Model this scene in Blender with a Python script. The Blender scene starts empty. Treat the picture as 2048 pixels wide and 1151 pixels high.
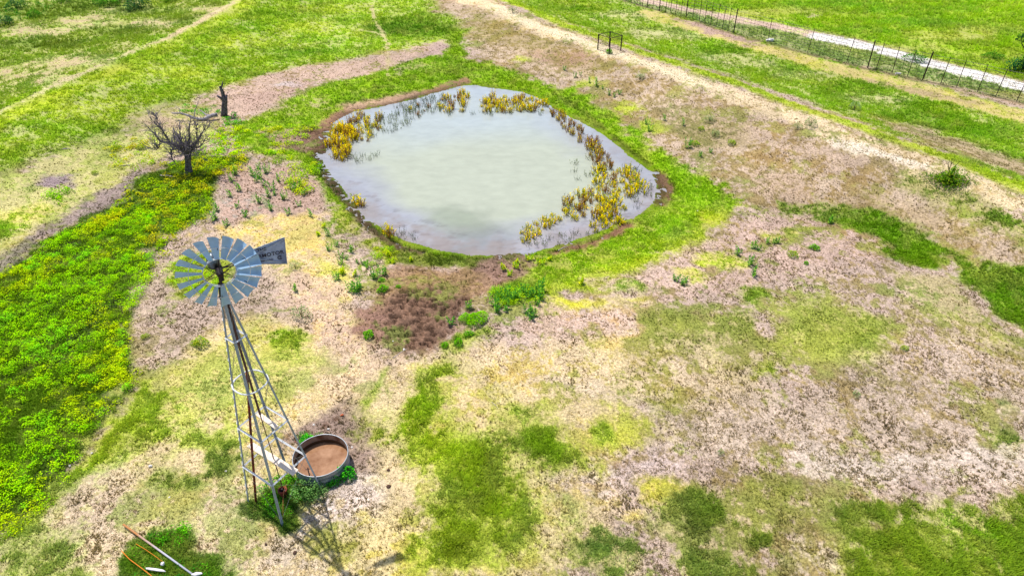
import bpy, math, random
import numpy as np
from mathutils import Vector, Matrix

random.seed(7)
rng = np.random.default_rng(11)
sc = bpy.context.scene
COL = sc.collection

# ------------------------------------------------------------------ camera
F = 1365.0
TH = math.atan(F / 1889.0)
H = 20.56
cam_d = bpy.data.cameras.new("camera")
cam = bpy.data.objects.new("camera", cam_d)
COL.objects.link(cam)
cam.location = (0, 0, H)
cam.rotation_euler = (math.pi / 2 - TH, 0, 0)
cam_d.sensor_width = 36.0
cam_d.lens = 36.0 * F / 2048.0
cam_d.clip_end = 9000
sc.camera = cam

# ------------------------------------------------------------------ light
SUN = Vector((-2.9, 3.25, 10.0)).normalized()
el = math.asin(SUN.z)
world = bpy.data.worlds.new("World")
sc.world = world
world.use_nodes = True
wn = world.node_tree.nodes
wl = world.node_tree.links
sky = wn.new("ShaderNodeTexSky")
sky.sky_type = 'NISHITA'
sky.sun_disc = False
sky.sun_elevation = el
sky.sun_rotation = math.atan2(SUN.x, SUN.y)
sky.air_density = 1.0
sky.dust_density = 1.5
wn["Background"].inputs[1].default_value = 0.15
wl.new(sky.outputs[0], wn["Background"].inputs[0])
sd = bpy.data.lights.new("sun", 'SUN')
sd.energy = 5.0
sd.angle = math.radians(0.6)
sd.color = (1.0, 0.96, 0.9)
so = bpy.data.objects.new("sun", sd)
COL.objects.link(so)
so.rotation_euler = SUN.to_track_quat('Z', 'Y').to_euler()
sc.view_settings.view_transform = 'Standard'
sc.view_settings.look = 'None'
sc.view_settings.exposure = 0
sc.render.engine = 'CYCLES'
sc.cycles.use_denoising = True
sc.cycles.max_bounces = 5
sc.cycles.transparent_max_bounces = 8

# ------------------------------------------------------------------ noise
def _hash(i, j, s):
    h = (i.astype(np.int64) * 374761393 + j.astype(np.int64) * 668265263 + s * 974634777) & 0xFFFFFFFF
    h = ((h ^ (h >> 13)) * 1274126177) & 0xFFFFFFFF
    h = (h ^ (h >> 16)) & 0xFFFFFFFF
    return h / 4294967295.0

def vn(x, y, s=0):
    i = np.floor(x); j = np.floor(y)
    fx = x - i; fy = y - j
    fx = fx * fx * (3 - 2 * fx); fy = fy * fy * (3 - 2 * fy)
    a = _hash(i, j, s); b = _hash(i + 1, j, s); c = _hash(i, j + 1, s); d = _hash(i + 1, j + 1, s)
    return a + (b - a) * fx + (c - a) * fy + (a - b - c + d) * fx * fy

def fbm(x, y, sc_, oc=4, s=0, rough=0.55):
    t = 0; amp = 1; tot = 0
    ca, sa = math.cos(0.6), math.sin(0.6)
    X, Y = x / sc_, y / sc_
    for k in range(oc):
        t = t + amp * vn(X, Y, s + k * 17)
        tot += amp
        amp *= rough
        X, Y = (X * ca - Y * sa) * 2.03 + 5.1, (X * sa + Y * ca) * 2.03 - 3.7
    return t / tot

def ss(a, b, x):
    t = np.clip((x - a) / (b - a), 0, 1)
    return t * t * (3 - 2 * t)

# ------------------------------------------------------------------ pixel of the photo -> point of the place
ct, st = math.cos(TH), math.sin(TH)
def ray(px, py):
    u = (px - 1024) / F; v = (py - 575.5) / F
    return np.array([u, ct - v * st, -st - v * ct])
def at_z(px, py, z):
    d = ray(px, py)
    return np.array([0, 0, H]) + d * ((z - H) / d[2])

def seg_dist(P, pts):
    d = np.full(len(P), 1e9)
    for a, b in zip(pts[:-1], pts[1:]):
        ab = b - a; L = ab @ ab + 1e-12
        t = np.clip(((P - a) @ ab) / L, 0, 1)
        q = P - (a + t[:, None] * ab)
        d = np.minimum(d, np.hypot(q[:, 0], q[:, 1]))
    return d
def inside(P, poly):
    r = np.zeros(len(P), bool)
    n = len(poly)
    for i in range(n):
        a = poly[i]; b = poly[(i + 1) % n]
        c = ((a[1] > P[:, 1]) != (b[1] > P[:, 1]))
        xi = (b[0] - a[0]) * (P[:, 1] - a[1]) / ((b[1] - a[1]) if b[1] != a[1] else 1e-9) + a[0]
        r ^= c & (P[:, 0] < xi)
    return r
def poly_sd(P, poly, reach):
    """signed distance, positive inside; only points near the polygon are computed"""
    out = np.full(len(P), -1e6)
    lo = poly.min(0) - reach; hi = poly.max(0) + reach
    m = (P[:, 0] > lo[0]) & (P[:, 0] < hi[0]) & (P[:, 1] > lo[1]) & (P[:, 1] < hi[1])
    if m.any():
        Q = P[m]
        d = seg_dist(Q, np.vstack([poly, poly[:1]]))
        out[m] = np.where(inside(Q, poly), d, -d)
    return out
def line_sd(P, pts, half, reach):
    out = np.full(len(P), -1e6)
    lo = pts.min(0) - reach - half; hi = pts.max(0) + reach + half
    m = (P[:, 0] > lo[0]) & (P[:, 0] < hi[0]) & (P[:, 1] > lo[1]) & (P[:, 1] < hi[1])
    if m.any():
        out[m] = half - seg_dist(P[m], pts)
    return out

WZ = -0.42
POND_PX = [(930, 168), (985, 174), (1045, 182), (1085, 195), (1112, 218), (1160, 240), (1215, 268), (1262, 312),
           (1305, 338), (1322, 368), (1318, 405), (1285, 432), (1225, 455), (1170, 480), (1100, 497), (1050, 510),
           (960, 514), (880, 507), (835, 494), (790, 480), (745, 450), (715, 425), (690, 395), (665, 360), (640, 330),
           (635, 312), (650, 300), (658, 262), (668, 240), (700, 222), (760, 212), (830, 196), (890, 178)]
POND = np.array([at_z(x, y, WZ)[:2] for x, y in POND_PX])
for _ in range(2):
    _n = np.roll(POND, -1, 0); POND = np.stack([POND * .75 + _n * .25, POND * .25 + _n * .75], 1).reshape(-1, 2)
RID_R = np.array([at_z(x, y, 1.2)[:2] for x, y in [(700, -140), (860, -45), (1010, 15), (1180, 80), (1380, 148), (1500, 195), (1740, 278), (1860, 315), (2060, 395), (2400, 560)]])
RID_L = np.array([at_z(x, y, 1.3)[:2] for x, y in [(-400, 420), (-100, 275), (100, 175), (250, 110), (400, 45), (480, 0), (560, -60)]])
SWALE = np.array([at_z(x, y, -0.2)[:2] for x, y in [(1600, 420), (1740, 450), (1850, 500), (2000, 590), (2200, 720)]])
HOOF = np.array([at_z(x, y, 0)[:2] for x, y in [(800, 595), (870, 585), (935, 600), (930, 650), (870, 690), (800, 690), (770, 640)]])

def height(x, y):
    P = np.column_stack([x, y])
    z = np.zeros(len(P))
    dr = seg_dist(P, RID_R); z += 1.25 * np.exp(-(dr / 5.5) ** 2)
    dl = seg_dist(P, RID_L); z += 1.35 * np.exp(-(dl / 7.0) ** 2)
    ds = seg_dist(P, SWALE); z -= 0.3 * np.exp(-(ds / 2.2) ** 2)
    z += 0.35 * (fbm(x, y, 16, 2, 3) - 0.5) * ss(14, 40, np.hypot(x + 8, y - 15))
    sdp = poly_sd(P, POND, 9.0)
    sdp = sdp + np.where(sdp > -50, (fbm(x, y, 1.1, 3, 19) - .5) * .9, 0)
    near = np.clip(-sdp, 0, 9)
    rim = WZ + 0.05 + 0.5 * ss(0, 6.5, near) + 0.03 * np.clip(near, 0, 1)
    w = ss(8.5, 2.0, near)
    z = np.where(sdp > -9, z * (1 - w) + rim * w, z)
    z = np.where(sdp > 0, WZ + 0.05 - 0.18 * sdp.clip(0, 3), z)
    return z

def hz(x, y):
    return float(height(np.array([x], float), np.array([y], float))[0])
def at(px, py, n=9):
    z = 0.0
    for _ in range(n):
        p = at_z(px, py, z)
        z = 0.35 * z + 0.65 * hz(p[0], p[1])
    return at_z(px, py, z)
def at_many(pts):
    pts = np.array(pts, float)
    z = np.zeros(len(pts))
    for _ in range(9):
        u = (pts[:, 0] - 1024) / F; v = (pts[:, 1] - 575.5) / F
        dz = -st - v * ct; t = (z - H) / dz
        X = u * t; Y = (ct - v * st) * t
        z = 0.35 * z + 0.65 * height(X, Y)
    return np.column_stack([X, Y, z])
def lift(px, py, base, off=0.0):
    """point seen at the pixel in the upright plane through base"""
    d = ray(px, py)
    t = (base[1] + off) / d[1]
    return np.array([0, 0, H]) + d * t

# ------------------------------------------------------------------ colours
KREF = 1.36
def lin(c, k=KREF):
    c = np.array(c, float) / 255.0
    l = np.where(c <= 0.04045, c / 12.92, ((c + 0.055) / 1.055) ** 2.4)
    return l / k

# ------------------------------------------------------------------ what grows where (world polygons)
OPS = []
def _cv(pts):
    return at_many(pts)[:, :2]
def ell(cx, cy, rx, ry, n=16):
    return [(cx + rx * math.cos(2 * math.pi * k / n), cy + ry * math.sin(2 * math.pi * k / n)) for k in range(n)]
def _yg(c):
    if c is None: return c
    if c[1] <= c[0] * 1.02:
        return c if c[0] - c[2] > 62 else (c[0] + 2, c[1] + 1, c[2] - 8)
    return (c[0] + .36 * (c[1] - c[0]), c[1] * .985, c[2] + 12)
def area(pts, soft=1.0, soil=None, grass=None, amt=None, mud=None, k=1.0):
    OPS.append(('a', _cv(pts), soft * 1.7, _yg(soil), _yg(grass), amt, mud, k, 0))
def strip(pts, half, soft=0.6, soil=None, grass=None, amt=None, mud=None, k=1.0):
    OPS.append(('l', _cv(pts), soft * 1.2, _yg(soil), _yg(grass), amt, mud, k, half))

PINK = (212, 188, 172); TAN = (224, 198, 162); CREAM = (252, 232, 200); MUD = (120, 92, 84); GREY = (172, 156, 150)
BROWN = (165, 138, 118); SAND = (228, 204, 168); WHITE = (240, 232, 230)
BRI = (130, 190, 20); LIME = (176, 208, 40); DRK = (72, 128, 14); YEL = (216, 212, 80); OLV = (142, 134, 72)
PALE = (194, 204, 112); DRY = (224, 200, 120); MID = (104, 165, 20); BRN = (150, 130, 92); SAGE = (120, 150, 90)

# top-left pasture
area([(-900, -170), (470, -170), (860, -120), (868, 0), (940, 40), (900, 85), (700, 118), (600, 138), (470, 168), (400, 195), (330, 232),
      (150, 292), (0, 348), (-400, 500), (-1500, 600)], 1.6, soil=PALE, grass=BRI, amt=.72)
area([(-900, -170), (470, -170), (480, 0), (300, 85), (100, 165), (0, 215), (-300, 330), (-1500, 500)], 1.5, soil=(205, 200, 130), grass=(118, 168, 25), amt=.62)
for e in [(140, 128, 100, 14), (60, 62, 70, 10), (170, 45, 60, 9), (300, 48, 60, 8), (30, 150, 50, 8), (420, 20, 60, 7), (250, 20, 60, 7), (110, 160, 50, 7)]:
    area(ell(*e), 1.8, soil=(214, 186, 160), grass=PALE, amt=.4, k=.8)
for e in [(60, 20, 120, 14), (200, 10, 80, 9), (290, 20, 60, 8), (90, 90, 90, 12), (240, 60, 60, 9), (400, 45, 40, 8)]:
    area(ell(*e), 1.5, soil=MID, grass=(80, 120, 20), amt=.6, k=.7)
for e in [(160, 210, 120, 18), (330, 150, 90, 14), (520, 90, 110, 14), (640, 60, 90, 12), (60, 290, 80, 16), (700, 20, 110, 12)]:
    area(ell(*e), 2.2, soil=PALE, grass=LIME, amt=.6, k=.7)
for e in [(480, 145, 60, 9), (600, 105, 60, 8), (235, 262, 50, 9), (340, 205, 30, 8), (170, 275, 30, 8), (75, 300, 50, 10), (450, 60, 60, 6), (560, 30, 80, 6)]:
    area(ell(*e), 1.4, grass=(96, 165, 18), soil=MID, amt=.9, k=.75)
strip([(-300, 375), (-100, 280), (0, 224), (60, 198), (100, 176), (170, 145), (250, 110), (330, 78), (400, 44), (440, 20), (480, 0), (540, -50)], .42, .5,
      soil=(232, 214, 166), grass=PALE, amt=.25, k=.85)
strip([(320, 84), (400, 44), (480, 0)], .5, .6, soil=(226, 196, 168), grass=PALE, amt=.1, k=.7)
strip([(-300, 400), (0, 240), (100, 196), (250, 130), (420, 52), (500, 0)], 1.0, 1.2, grass=LIME, soil=LIME, amt=.9, k=.6)
# centre-top
area(ell(830, 55, 95, 24), 1.6, soil=MID, grass=(84, 150, 14), amt=.85)
area(ell(790, 60, 70, 12), 1.2, grass=(70, 140, 18), amt=.9, k=.7)
area([(860, -60), (1000, -60), (1010, 10), (940, 28), (880, 20)], 1.4, soil=(190, 160, 140), grass=(150, 130, 90), amt=.4)
# right slope between the ring and the ridge track
area([(880, 10), (960, 14), (1050, 56), (1200, 106), (1400, 176), (1600, 246), (1800, 316), (1900, 356), (2100, 440), (2500, 700), (2100, 660),
      (1900, 540), (1700, 440), (1490, 410), (1380, 340), (1250, 250), (1100, 165), (960, 120), (930, 60)], 1.6,
     soil=PINK, grass=BRN, amt=.5)
area([(940, 20), (1060, 66), (1180, 112), (1240, 150), (1150, 140), (1000, 90), (930, 70)], 1.6, soil=(200, 176, 130), grass=(150, 135, 70), amt=.6, k=.8)
area(ell(1110, 118, 80, 18), 1.8, soil=(190, 150, 136), grass=BRN, amt=.5, k=.8)
area([(1400, 200), (1560, 260), (1750, 340), (1620, 330), (1450, 260)], 1.8, soil=(204, 178, 164), grass=BRN, amt=.42, k=.8)
area([(940, 80), (1030, 100), (1140, 150), (1110, 150), (960, 118)], 1.2, soil=(225, 200, 180), grass=BRN, amt=.35, k=.8)
area(ell(1100, 45, 60, 8), 1.5, soil=(226, 204, 120), grass=OLV, amt=.3, k=.4)
for e in [(1045, 120, 18, 6), (1180, 168, 22, 6), (1270, 215, 26, 8), (1310, 255, 20, 8), (1240, 205, 14, 5)]:
    area(ell(*e), .8, soil=(200, 205, 80), grass=LIME, amt=.8, k=.8)
area([(1340, 210), (1480, 262), (1480, 300), (1390, 300), (1340, 250)], 1.5, soil=(190, 170, 130), grass=(120, 128, 60), amt=.5, k=.7)
area([(1500, 330), (1640, 380), (1640, 430), (1500, 400)], 1.5, soil=(200, 170, 150), grass=BRN, amt=.35, k=.6)
area([(1820, 330), (1900, 340), (1960, 380), (2100, 450), (2100, 520), (1990, 470), (1900, 420), (1800, 380)], 1.0, soil=(190, 180, 110), grass=(110, 150, 40), amt=.55, k=.8)
area([(1930, 385), (2000, 405), (2100, 450), (2100, 500), (2000, 460), (1930, 420)], .9, grass=(90, 155, 25), amt=.85, k=.85)
area([(1550, 410), (1750, 380), (1900, 450), (2080, 560), (2080, 600), (1900, 500), (1750, 430)], 1.5, soil=(198, 172, 140), grass=BRN, amt=.55, k=.6)
# pasture between the ridge track and the fence
area([(1000, -90), (1280, -60), (1500, 62), (1700, 122), (2060, 225), (2600, 380), (2500, 520), (2060, 372), (1900, 305), (1700, 235), (1500, 165), (1300, 102), (1150, 50), (1010, 5)], 1.2,
     soil=PALE, grass=(122, 182, 22), amt=.72)
for e in [(1330, 70, 80, 12), (1250, 30, 60, 8), (1440, 110, 60, 9), (1600, 150, 60, 8), (1500, 128, 60, 8), (1760, 195, 60, 7)]:
    area(ell(*e), 1.5, soil=(214, 206, 160), grass=(150, 170, 80), amt=.5, k=.75)
area([(1740, 232), (1850, 250), (1960, 292), (2080, 330), (2080, 366), (1960, 322), (1860, 292)], 1.2, soil=(200, 178, 150), grass=(140, 124, 76), amt=.5)
for e in [(1440, 100, 50, 10), (1720, 170, 80, 12), (1860, 235, 90, 14), (1960, 262, 70, 12), (1600, 135, 30, 6), (1480, 96, 50, 7), (1160, 18, 40, 6), (1900, 212, 80, 10)]:
    area(ell(*e), 1.3, grass=(92, 165, 14), soil=MID, amt=.92, k=.85)
strip([(940, -25), (1020, 2), (1100, 38), (1200, 75), (1300, 110), (1400, 142), (1500, 176), (1600, 216), (1700, 247), (1800, 285), (1900, 317), (1980, 350), (2060, 382), (2300, 480)],
      .8, .9, soil=LIME, grass=(160, 205, 30), amt=.9, k=.9)
# the ridge track
strip([(760, -90), (860, -30), (940, 0), (990, 14), (1040, 38), (1080, 56), (1180, 88), (1280, 124), (1380, 158), (1440, 180), (1500, 205), (1620, 246), (1740, 292), (1860, 328), (1950, 368), (2060, 412), (2300, 520)],
      1.0, 1.1, soil=(240, 218, 184), grass=(206, 178, 124), amt=.3)
strip([(990, 14), (1080, 54), (1180, 88), (1280, 124), (1440, 178)], .5, .8, soil=(250, 232, 204), grass=CREAM, amt=.15, k=.8)
strip([(1440, 178), (1620, 240), (1800, 304), (1900, 350)], 1.3, 1.5, soil=(240, 214, 184), grass=BRN, amt=.22, k=.6)
strip([(1680, 285), (1800, 318), (1850, 332)], .5, .6, soil=(255, 240, 226), amt=.05, k=.8)
# track inside the fence, ditch, strip, road, field
strip([(1300, 26), (1400, 58), (1480, 82), (1560, 106), (1650, 132), (1800, 168), (1900, 195), (2060, 238), (2300, 300)], 1.5, 1.0, soil=(222, 202, 132), grass=(190, 190, 80), amt=.35)
strip([(1560, 90), (1700, 128), (1850, 160), (2060, 212)], .5, .5, soil=(216, 186, 158), grass=OLV, amt=.15, k=.8)
area([(1345, 36), (1400, 44), (1470, 68), (1550, 92), (1500, 92), (1420, 68)], .8, soil=(196, 166, 158), grass=BRN, amt=.2)
area([(1730, 158), (1850, 180), (1960, 205), (1860, 196)], .8, soil=(205, 178, 140), grass=OLV, amt=.3, k=.8)
area([(1220, -10), (1250, -14), (1400, 18), (1500, 46), (1640, 72), (1740, 96), (1840, 116), (2080, 180), (2400, 260), (2400, 320), (2080, 215), (1960, 186), (1780, 146), (1620, 108), (1470, 68), (1370, 36), (1270, 8)],
     .5, soil=(178, 184, 110), grass=(112, 158, 62), amt=.6)
area([(1760, 148), (2080, 190), (2080, 212), (1960, 184)], .9, soil=(190, 176, 130), grass=OLV, amt=.5, k=.7)
strip([(1236, -1), (1300, 17), (1372, 37), (1467, 68), (1614, 108), (1735, 138), (1845, 162), (1954, 186), (2075, 214)], .28, .3, soil=(128, 112, 90), grass=(80, 90, 50), amt=.4, k=.75)
area([(1250, -120), (2100, -120), (3200, -60), (3200, 500), (2400, 240), (2060, 165), (1900, 128), (1740, 84), (1600, 60), (1480, 38), (1350, 10), (1270, -10)],
     1.2, soil=(160, 200, 50), grass=(128, 192, 16), amt=.85)
for e in [(1500, 30, 80, 8), (1580, 22, 90, 8), (1900, 75, 90, 12), (1750, 100, 60, 7), (1960, 60, 80, 10), (1980, 115, 60, 9), (1820, 100, 50, 8)]:
    area(ell(*e), 2.0, soil=(206, 204, 120), grass=(165, 180, 60), amt=.55, k=.7)
area(ell(1625, 32, 14, 4), .8, soil=PINK, amt=.1, k=.8)
for e in [(1700, 62, 70, 8), (1640, 8, 120, 6), (1840, 20, 120, 8), (1450, 12, 90, 5), (1780, 45, 90, 7)]:
    area(ell(*e), 2.0, grass=(100, 180, 30), soil=MID, amt=.9, k=.7)
strip([(1180, -28), (1240, -12), (1300, 3), (1380, 20), (1480, 40), (1560, 54), (1640, 72), (1700, 84)], 1.1, .7, soil=(222, 192, 182), grass=PALE, amt=.2)
strip([(1640, 73), (1700, 85), (1800, 111), (1900, 137), (1980, 157), (2080, 184), (2300, 240)], 1.25, .5, soil=(250, 244, 248), grass=PALE, amt=.06)
# the green ring around the pond
area([(470, 250), (560, 212), (640, 167), (740, 147), (800, 127), (890, 97), (930, 92), (945, 115), (1000, 138), (1060, 158), (1140, 182), (1230, 236), (1300, 292), (1370, 335),
      (1430, 366), (1488, 402), (1482, 425), (1440, 448), (1400, 482), (1330, 520), (1280, 547), (1190, 578), (1120, 592), (1060, 585), (1010, 560), (960, 540), (820, 525), (760, 490),
      (700, 440), (660, 420), (640, 370), (600, 330), (520, 310), (480, 285)], .7, soil=(170, 180, 70), grass=(128, 190, 18), amt=.86)
area([(1000, 138), (1140, 182), (1230, 236), (1300, 292), (1370, 335), (1430, 366), (1470, 402), (1400, 400), (1330, 380), (1290, 330), (1200, 250), (1090, 190), (960, 160)], .8,
     grass=(118, 188, 16), soil=(120, 180, 20), amt=.95, k=.9)
area([(800, 150), (930, 110), (1000, 140), (1080, 168), (950, 160), (860, 175), (760, 190), (640, 230), (560, 260), (560, 235), (680, 190)], .8, grass=(112, 175, 16), amt=.9, k=.8)
area([(1150, 545), (1300, 500), (1420, 430), (1480, 410), (1420, 480), (1290, 545), (1180, 578), (1060, 585)], .9, soil=(196, 196, 70), grass=(168, 196, 30), amt=.75, k=.8)
area([(905, 60), (935, 60), (935, 118), (890, 120), (895, 90)], .9, soil=MID, grass=(110, 170, 14), amt=.9)
# bare banks
area([(385, 205), (430, 182), (480, 165), (560, 142), (640, 127), (700, 124), (760, 112), (850, 92), (885, 82), (890, 97), (800, 127), (740, 147), (640, 167), (590, 186),
      (560, 208), (500, 232), (450, 240), (400, 250)], .8, soil=(214, 184, 172), grass=BRN, amt=.22)
area([(850, 100), (880, 82), (895, 90), (880, 110), (840, 120), (828, 115)], .6, soil=(200, 172, 168), amt=.1)
area(ell(830, 135, 45, 12), .9, soil=(190, 190, 120), grass=MID, amt=.5, k=.7)
area(ell(800, 140, 14, 5), .5, soil=PINK, amt=.1, k=.7)
area(ell(578, 170, 26, 5), .7, soil=(226, 208, 210), amt=.02)
area([(470, 195), (560, 175), (660, 150), (640, 165), (560, 205), (500, 222)], 1.0, soil=(196, 162, 156), amt=.1, k=.5)
strip([(744, 12), (748, 40), (770, 72), (777, 100), (775, 130), (776, 152)], .22, .3, soil=(208, 190, 140), amt=.05, k=.85)
strip([(720, 60), (755, 66), (770, 75)], .3, .5, soil=(222, 206, 150), amt=.1, k=.7)
area([(560, 195), (640, 190), (660, 215), (600, 235), (520, 240)], .9, soil=(205, 190, 150), grass=BRI, amt=.45, k=.7)
# pond margin mud
strip([(648, 262), (668, 236), (700, 217), (770, 205), (840, 190), (900, 170), (930, 163)], .55, .5, soil=(176, 136, 118), grass=BRN, amt=.35)
strip([(700, 212), (770, 201), (830, 188)], .7, .7, soil=(206, 172, 150), grass=MUD, amt=.2, k=.8)
area([(600, 262), (645, 250), (655, 275), (650, 300), (630, 315), (600, 300), (560, 275)], .6, soil=(132, 100, 92), grass=(100, 80, 60), amt=.4, mud=.6)
area([(520, 265), (600, 262), (620, 300), (560, 300)], .7, soil=(190, 160, 150), grass=MUD, amt=.35, k=.9)
strip([(632, 310), (650, 350), (690, 400), (722, 440), (765, 475), (800, 498), (840, 505)], .35, .35, soil=(120, 98, 82), grass=(80, 96, 30), amt=.5, mud=.6)
strip([(1318, 345), (1332, 375), (1325, 405)], .5, .4, soil=(140, 108, 92), grass=(110, 96, 60), amt=.4, mud=.6)
strip([(1255, 450), (1220, 472), (1165, 492), (1110, 505)], .35, .4, soil=(150, 112, 96), grass=(110, 96, 60), amt=.4, mud=.5)
strip([(1110, 188), (1180, 235), (1260, 300), (1300, 330)], .25, .4, soil=(110, 110, 50), grass=(80, 110, 20), amt=.5, k=.7)
# left: the dry strip
area([(-500, 560), (-200, 420), (0, 348), (150, 294), (300, 245), (385, 210), (430, 240), (440, 262), (400, 290), (300, 320), (240, 380), (160, 440), (80, 470), (0, 530), (-200, 640)], 1.0,
     soil=(216, 204, 140), grass=(180, 188, 84), amt=.5)
area([(330, 210), (430, 205), (440, 232), (400, 250), (330, 262), (230, 262), (260, 235)], .9, soil=(200, 184, 150), grass=(150, 150, 80), amt=.5, k=.8)
area(ell(330, 245, 40, 10), .9, soil=(206, 176, 160), amt=.2, k=.7)
area(ell(108, 362, 36, 13), .6, soil=(168, 148, 158), grass=GREY, amt=.1)
area([(-200, 640), (-60, 560), (0, 510), (50, 470), (110, 440), (150, 415), (230, 375), (280, 330), (300, 350), (240, 400), (170, 440), (90, 478), (30, 530), (-60, 610), (-200, 720)], .6,
     soil=(176, 156, 156), grass=(120, 112, 96), amt=.3)
area([(0, 430), (100, 400), (120, 420), (40, 455), (0, 470)], .7, soil=(226, 214, 120), grass=LIME, amt=.4, k=.9)
area([(-60, 460), (20, 445), (60, 450), (20, 480), (-40, 520)], .6, grass=(120, 190, 20), amt=.9, k=.9)
area([(0, 500), (60, 470), (80, 490), (10, 560), (-60, 620)], .8, soil=(140, 136, 120), grass=(130, 130, 110), amt=.3, k=.7)
# left: the leafy green
area([(-400, 760), (-200, 630), (0, 545), (40, 520), (90, 480), (170, 440), (240, 400), (290, 350), (330, 330), (400, 300), (440, 310), (500, 315), (490, 345), (440, 352), (436, 400),
      (425, 440), (360, 462), (330, 500), (312, 530), (300, 590), (272, 640), (268, 700), (290, 760), (250, 820), (200, 872), (150, 940), (110, 1000), (60, 1045), (0, 1085), (-300, 1250)], .5,
     soil=(52, 84, 20), grass=(84, 140, 14), amt=.7)
# left foreground
area([(-100, 1500), (-20, 1095), (60, 1045), (110, 1000), (200, 872), (290, 765), (272, 650), (300, 590), (330, 510), (430, 470), (470, 440), (640, 430), (700, 520), (720, 640), (790, 720), (1000, 690),
      (1050, 720), (1280, 600), (1290, 760), (1200, 900), (1250, 1000), (1000, 1300)], 1.2, soil=SAND, grass=(212, 192, 122), amt=.40)
area([(440, 352), (500, 325), (600, 340), (640, 380), (650, 430), (560, 438), (470, 465), (425, 445)], .6, soil=(204, 172, 162), grass=GREY, amt=.2)
area([(330, 475), (430, 455), (560, 430), (640, 425), (640, 470), (700, 560), (730, 600), (650, 620), (560, 540), (450, 470)], .8, soil=(236, 206, 158), grass=(228, 200, 110), amt=.45)
area([(560, 430), (640, 430), (640, 490), (590, 500)], .7, soil=(240, 206, 130), grass=DRY, amt=.6, k=.8)
area([(300, 500), (450, 470), (540, 520), (600, 600), (650, 700), (560, 640), (450, 640), (400, 690), (370, 740), (290, 745), (270, 690), (275, 630), (312, 560)], .8,
     soil=(204, 180, 170), grass=(146, 130, 104), amt=.3)
area([(560, 520), (640, 560), (720, 640), (790, 720), (740, 760), (640, 700), (580, 620)], .9, soil=(222, 190, 174), grass=TAN, amt=.3, k=.9)
area([(640, 430), (680, 440), (720, 500), (760, 540), (730, 560), (690, 520)], .5, soil=(228, 200, 184), grass=BRI, amt=.25, k=.8)
area([(680, 420), (740, 470), (800, 510), (820, 520), (770, 530), (720, 490), (670, 450)], .5, soil=(190, 186, 90), grass=(138, 178, 24), amt=.7, k=.9)
area([(640, 520), (700, 540), (690, 560), (640, 550)], .4, grass=(160, 190, 20), soil=YEL, amt=.5, k=.7)
area([(580, 640), (640, 690), (760, 720), (790, 760), (760, 830), (700, 830), (600, 780), (560, 700)], 1.0, soil=(234, 206, 168), grass=TAN, amt=.4, k=.8)
area([(300, 780), (400, 680), (520, 640), (600, 680), (600, 780), (480, 830), (300, 870)], .9, soil=(220, 208, 120), grass=(178, 186, 70), amt=.55, k=.85)
area(ell(570, 682, 46, 26), .5, soil=(176, 196, 50), grass=(120, 178, 24), amt=.8)
area(ell(585, 720, 60, 30), .8, soil=(214, 204, 110), grass=(150, 176, 60), amt=.5, k=.7)
area([(290, 770), (330, 790), (310, 830), (270, 870), (210, 930), (130, 1010), (60, 1070), (0, 1120), (-60, 1130), (60, 1040), (150, 935), (250, 820)], .6,
     soil=(166, 196, 50), grass=(156, 196, 34), amt=.92)
area([(330, 830), (420, 840), (470, 880), (430, 905), (330, 900), (230, 940), (200, 960), (230, 900), (300, 850)], .8, soil=(186, 202, 70), grass=(154, 196, 40), amt=.75, k=.9)
area(ell(340, 968, 62, 34), .6, soil=(130, 172, 40), grass=(96, 150, 26), amt=.8, k=.9)
area(ell(440, 925, 46, 26), .6, soil=(180, 180, 100), grass=(98, 150, 36), amt=.6, k=.9)
area([(250, 890), (380, 900), (400, 930), (300, 930)], .8, soil=(220, 206, 140), grass=OLV, amt=.35, k=.5)
area([(130, 985), (240, 930), (300, 990), (400, 1000), (490, 960), (510, 1040), (520, 1090), (640, 1200), (-30, 1200), (60, 1080)], .7, soil=(230, 206, 180), grass=(200, 190, 130), amt=.35, k=.9)
area(ell(210, 1020, 60, 30), .8, soil=(214, 190, 176), amt=.2, k=.6)
area([(-80, 1050), (20, 1075), (10, 1130), (-100, 1200)], .5, soil=(170, 148, 144), amt=.15)
area([(40, 1060), (130, 1080), (180, 1151), (150, 1200), (-60, 1200), (0, 1130)], .7, soil=(180, 196, 90), grass=(136, 180, 50), amt=.6, k=.8)
area([(255, 1100), (290, 1075), (320, 1055), (380, 1050), (395, 1070), (390, 1100), (440, 1110), (480, 1160), (460, 1230), (260, 1230), (235, 1120)], .35, soil=(110, 150, 40), grass=(84, 150, 20), amt=.85)
# around the tank and the tower
area(ell(672, 905, 92, 70), .7, soil=(184, 160, 152), grass=MUD, amt=.25, mud=.2)
area([(590, 850), (680, 820), (750, 860), (760, 920), (720, 960), (700, 900), (600, 880)], .6, soil=(166, 142, 136), grass=MUD, amt=.3, mud=.2, k=.8)
area(ell(700, 1010, 80, 60), .8, soil=(232, 212, 206), grass=TAN, amt=.15)
area(ell(640, 1120, 120, 60), .9, soil=(232, 212, 196), grass=TAN, amt=.3, k=.8)
area(ell(610, 1020, 42, 26), .5, soil=(240, 226, 224), amt=.05, k=.7)
area([(730, 1030), (800, 990), (850, 1060), (860, 1151), (760, 1151), (660, 1110)], .9, soil=(236, 212, 150), grass=(206, 196, 96), amt=.5, k=.8)
area(ell(686, 1080, 36, 26), .6, soil=(200, 186, 120), grass=(150, 150, 60), amt=.6, k=.8)
area([(490, 1005), (520, 985), (560, 950), (600, 945), (645, 975), (630, 1000), (600, 1020), (590, 1050), (570, 1062), (545, 1050), (490, 1030)], .35, soil=(96, 130, 40), grass=(72, 136, 22), amt=.9)
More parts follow.
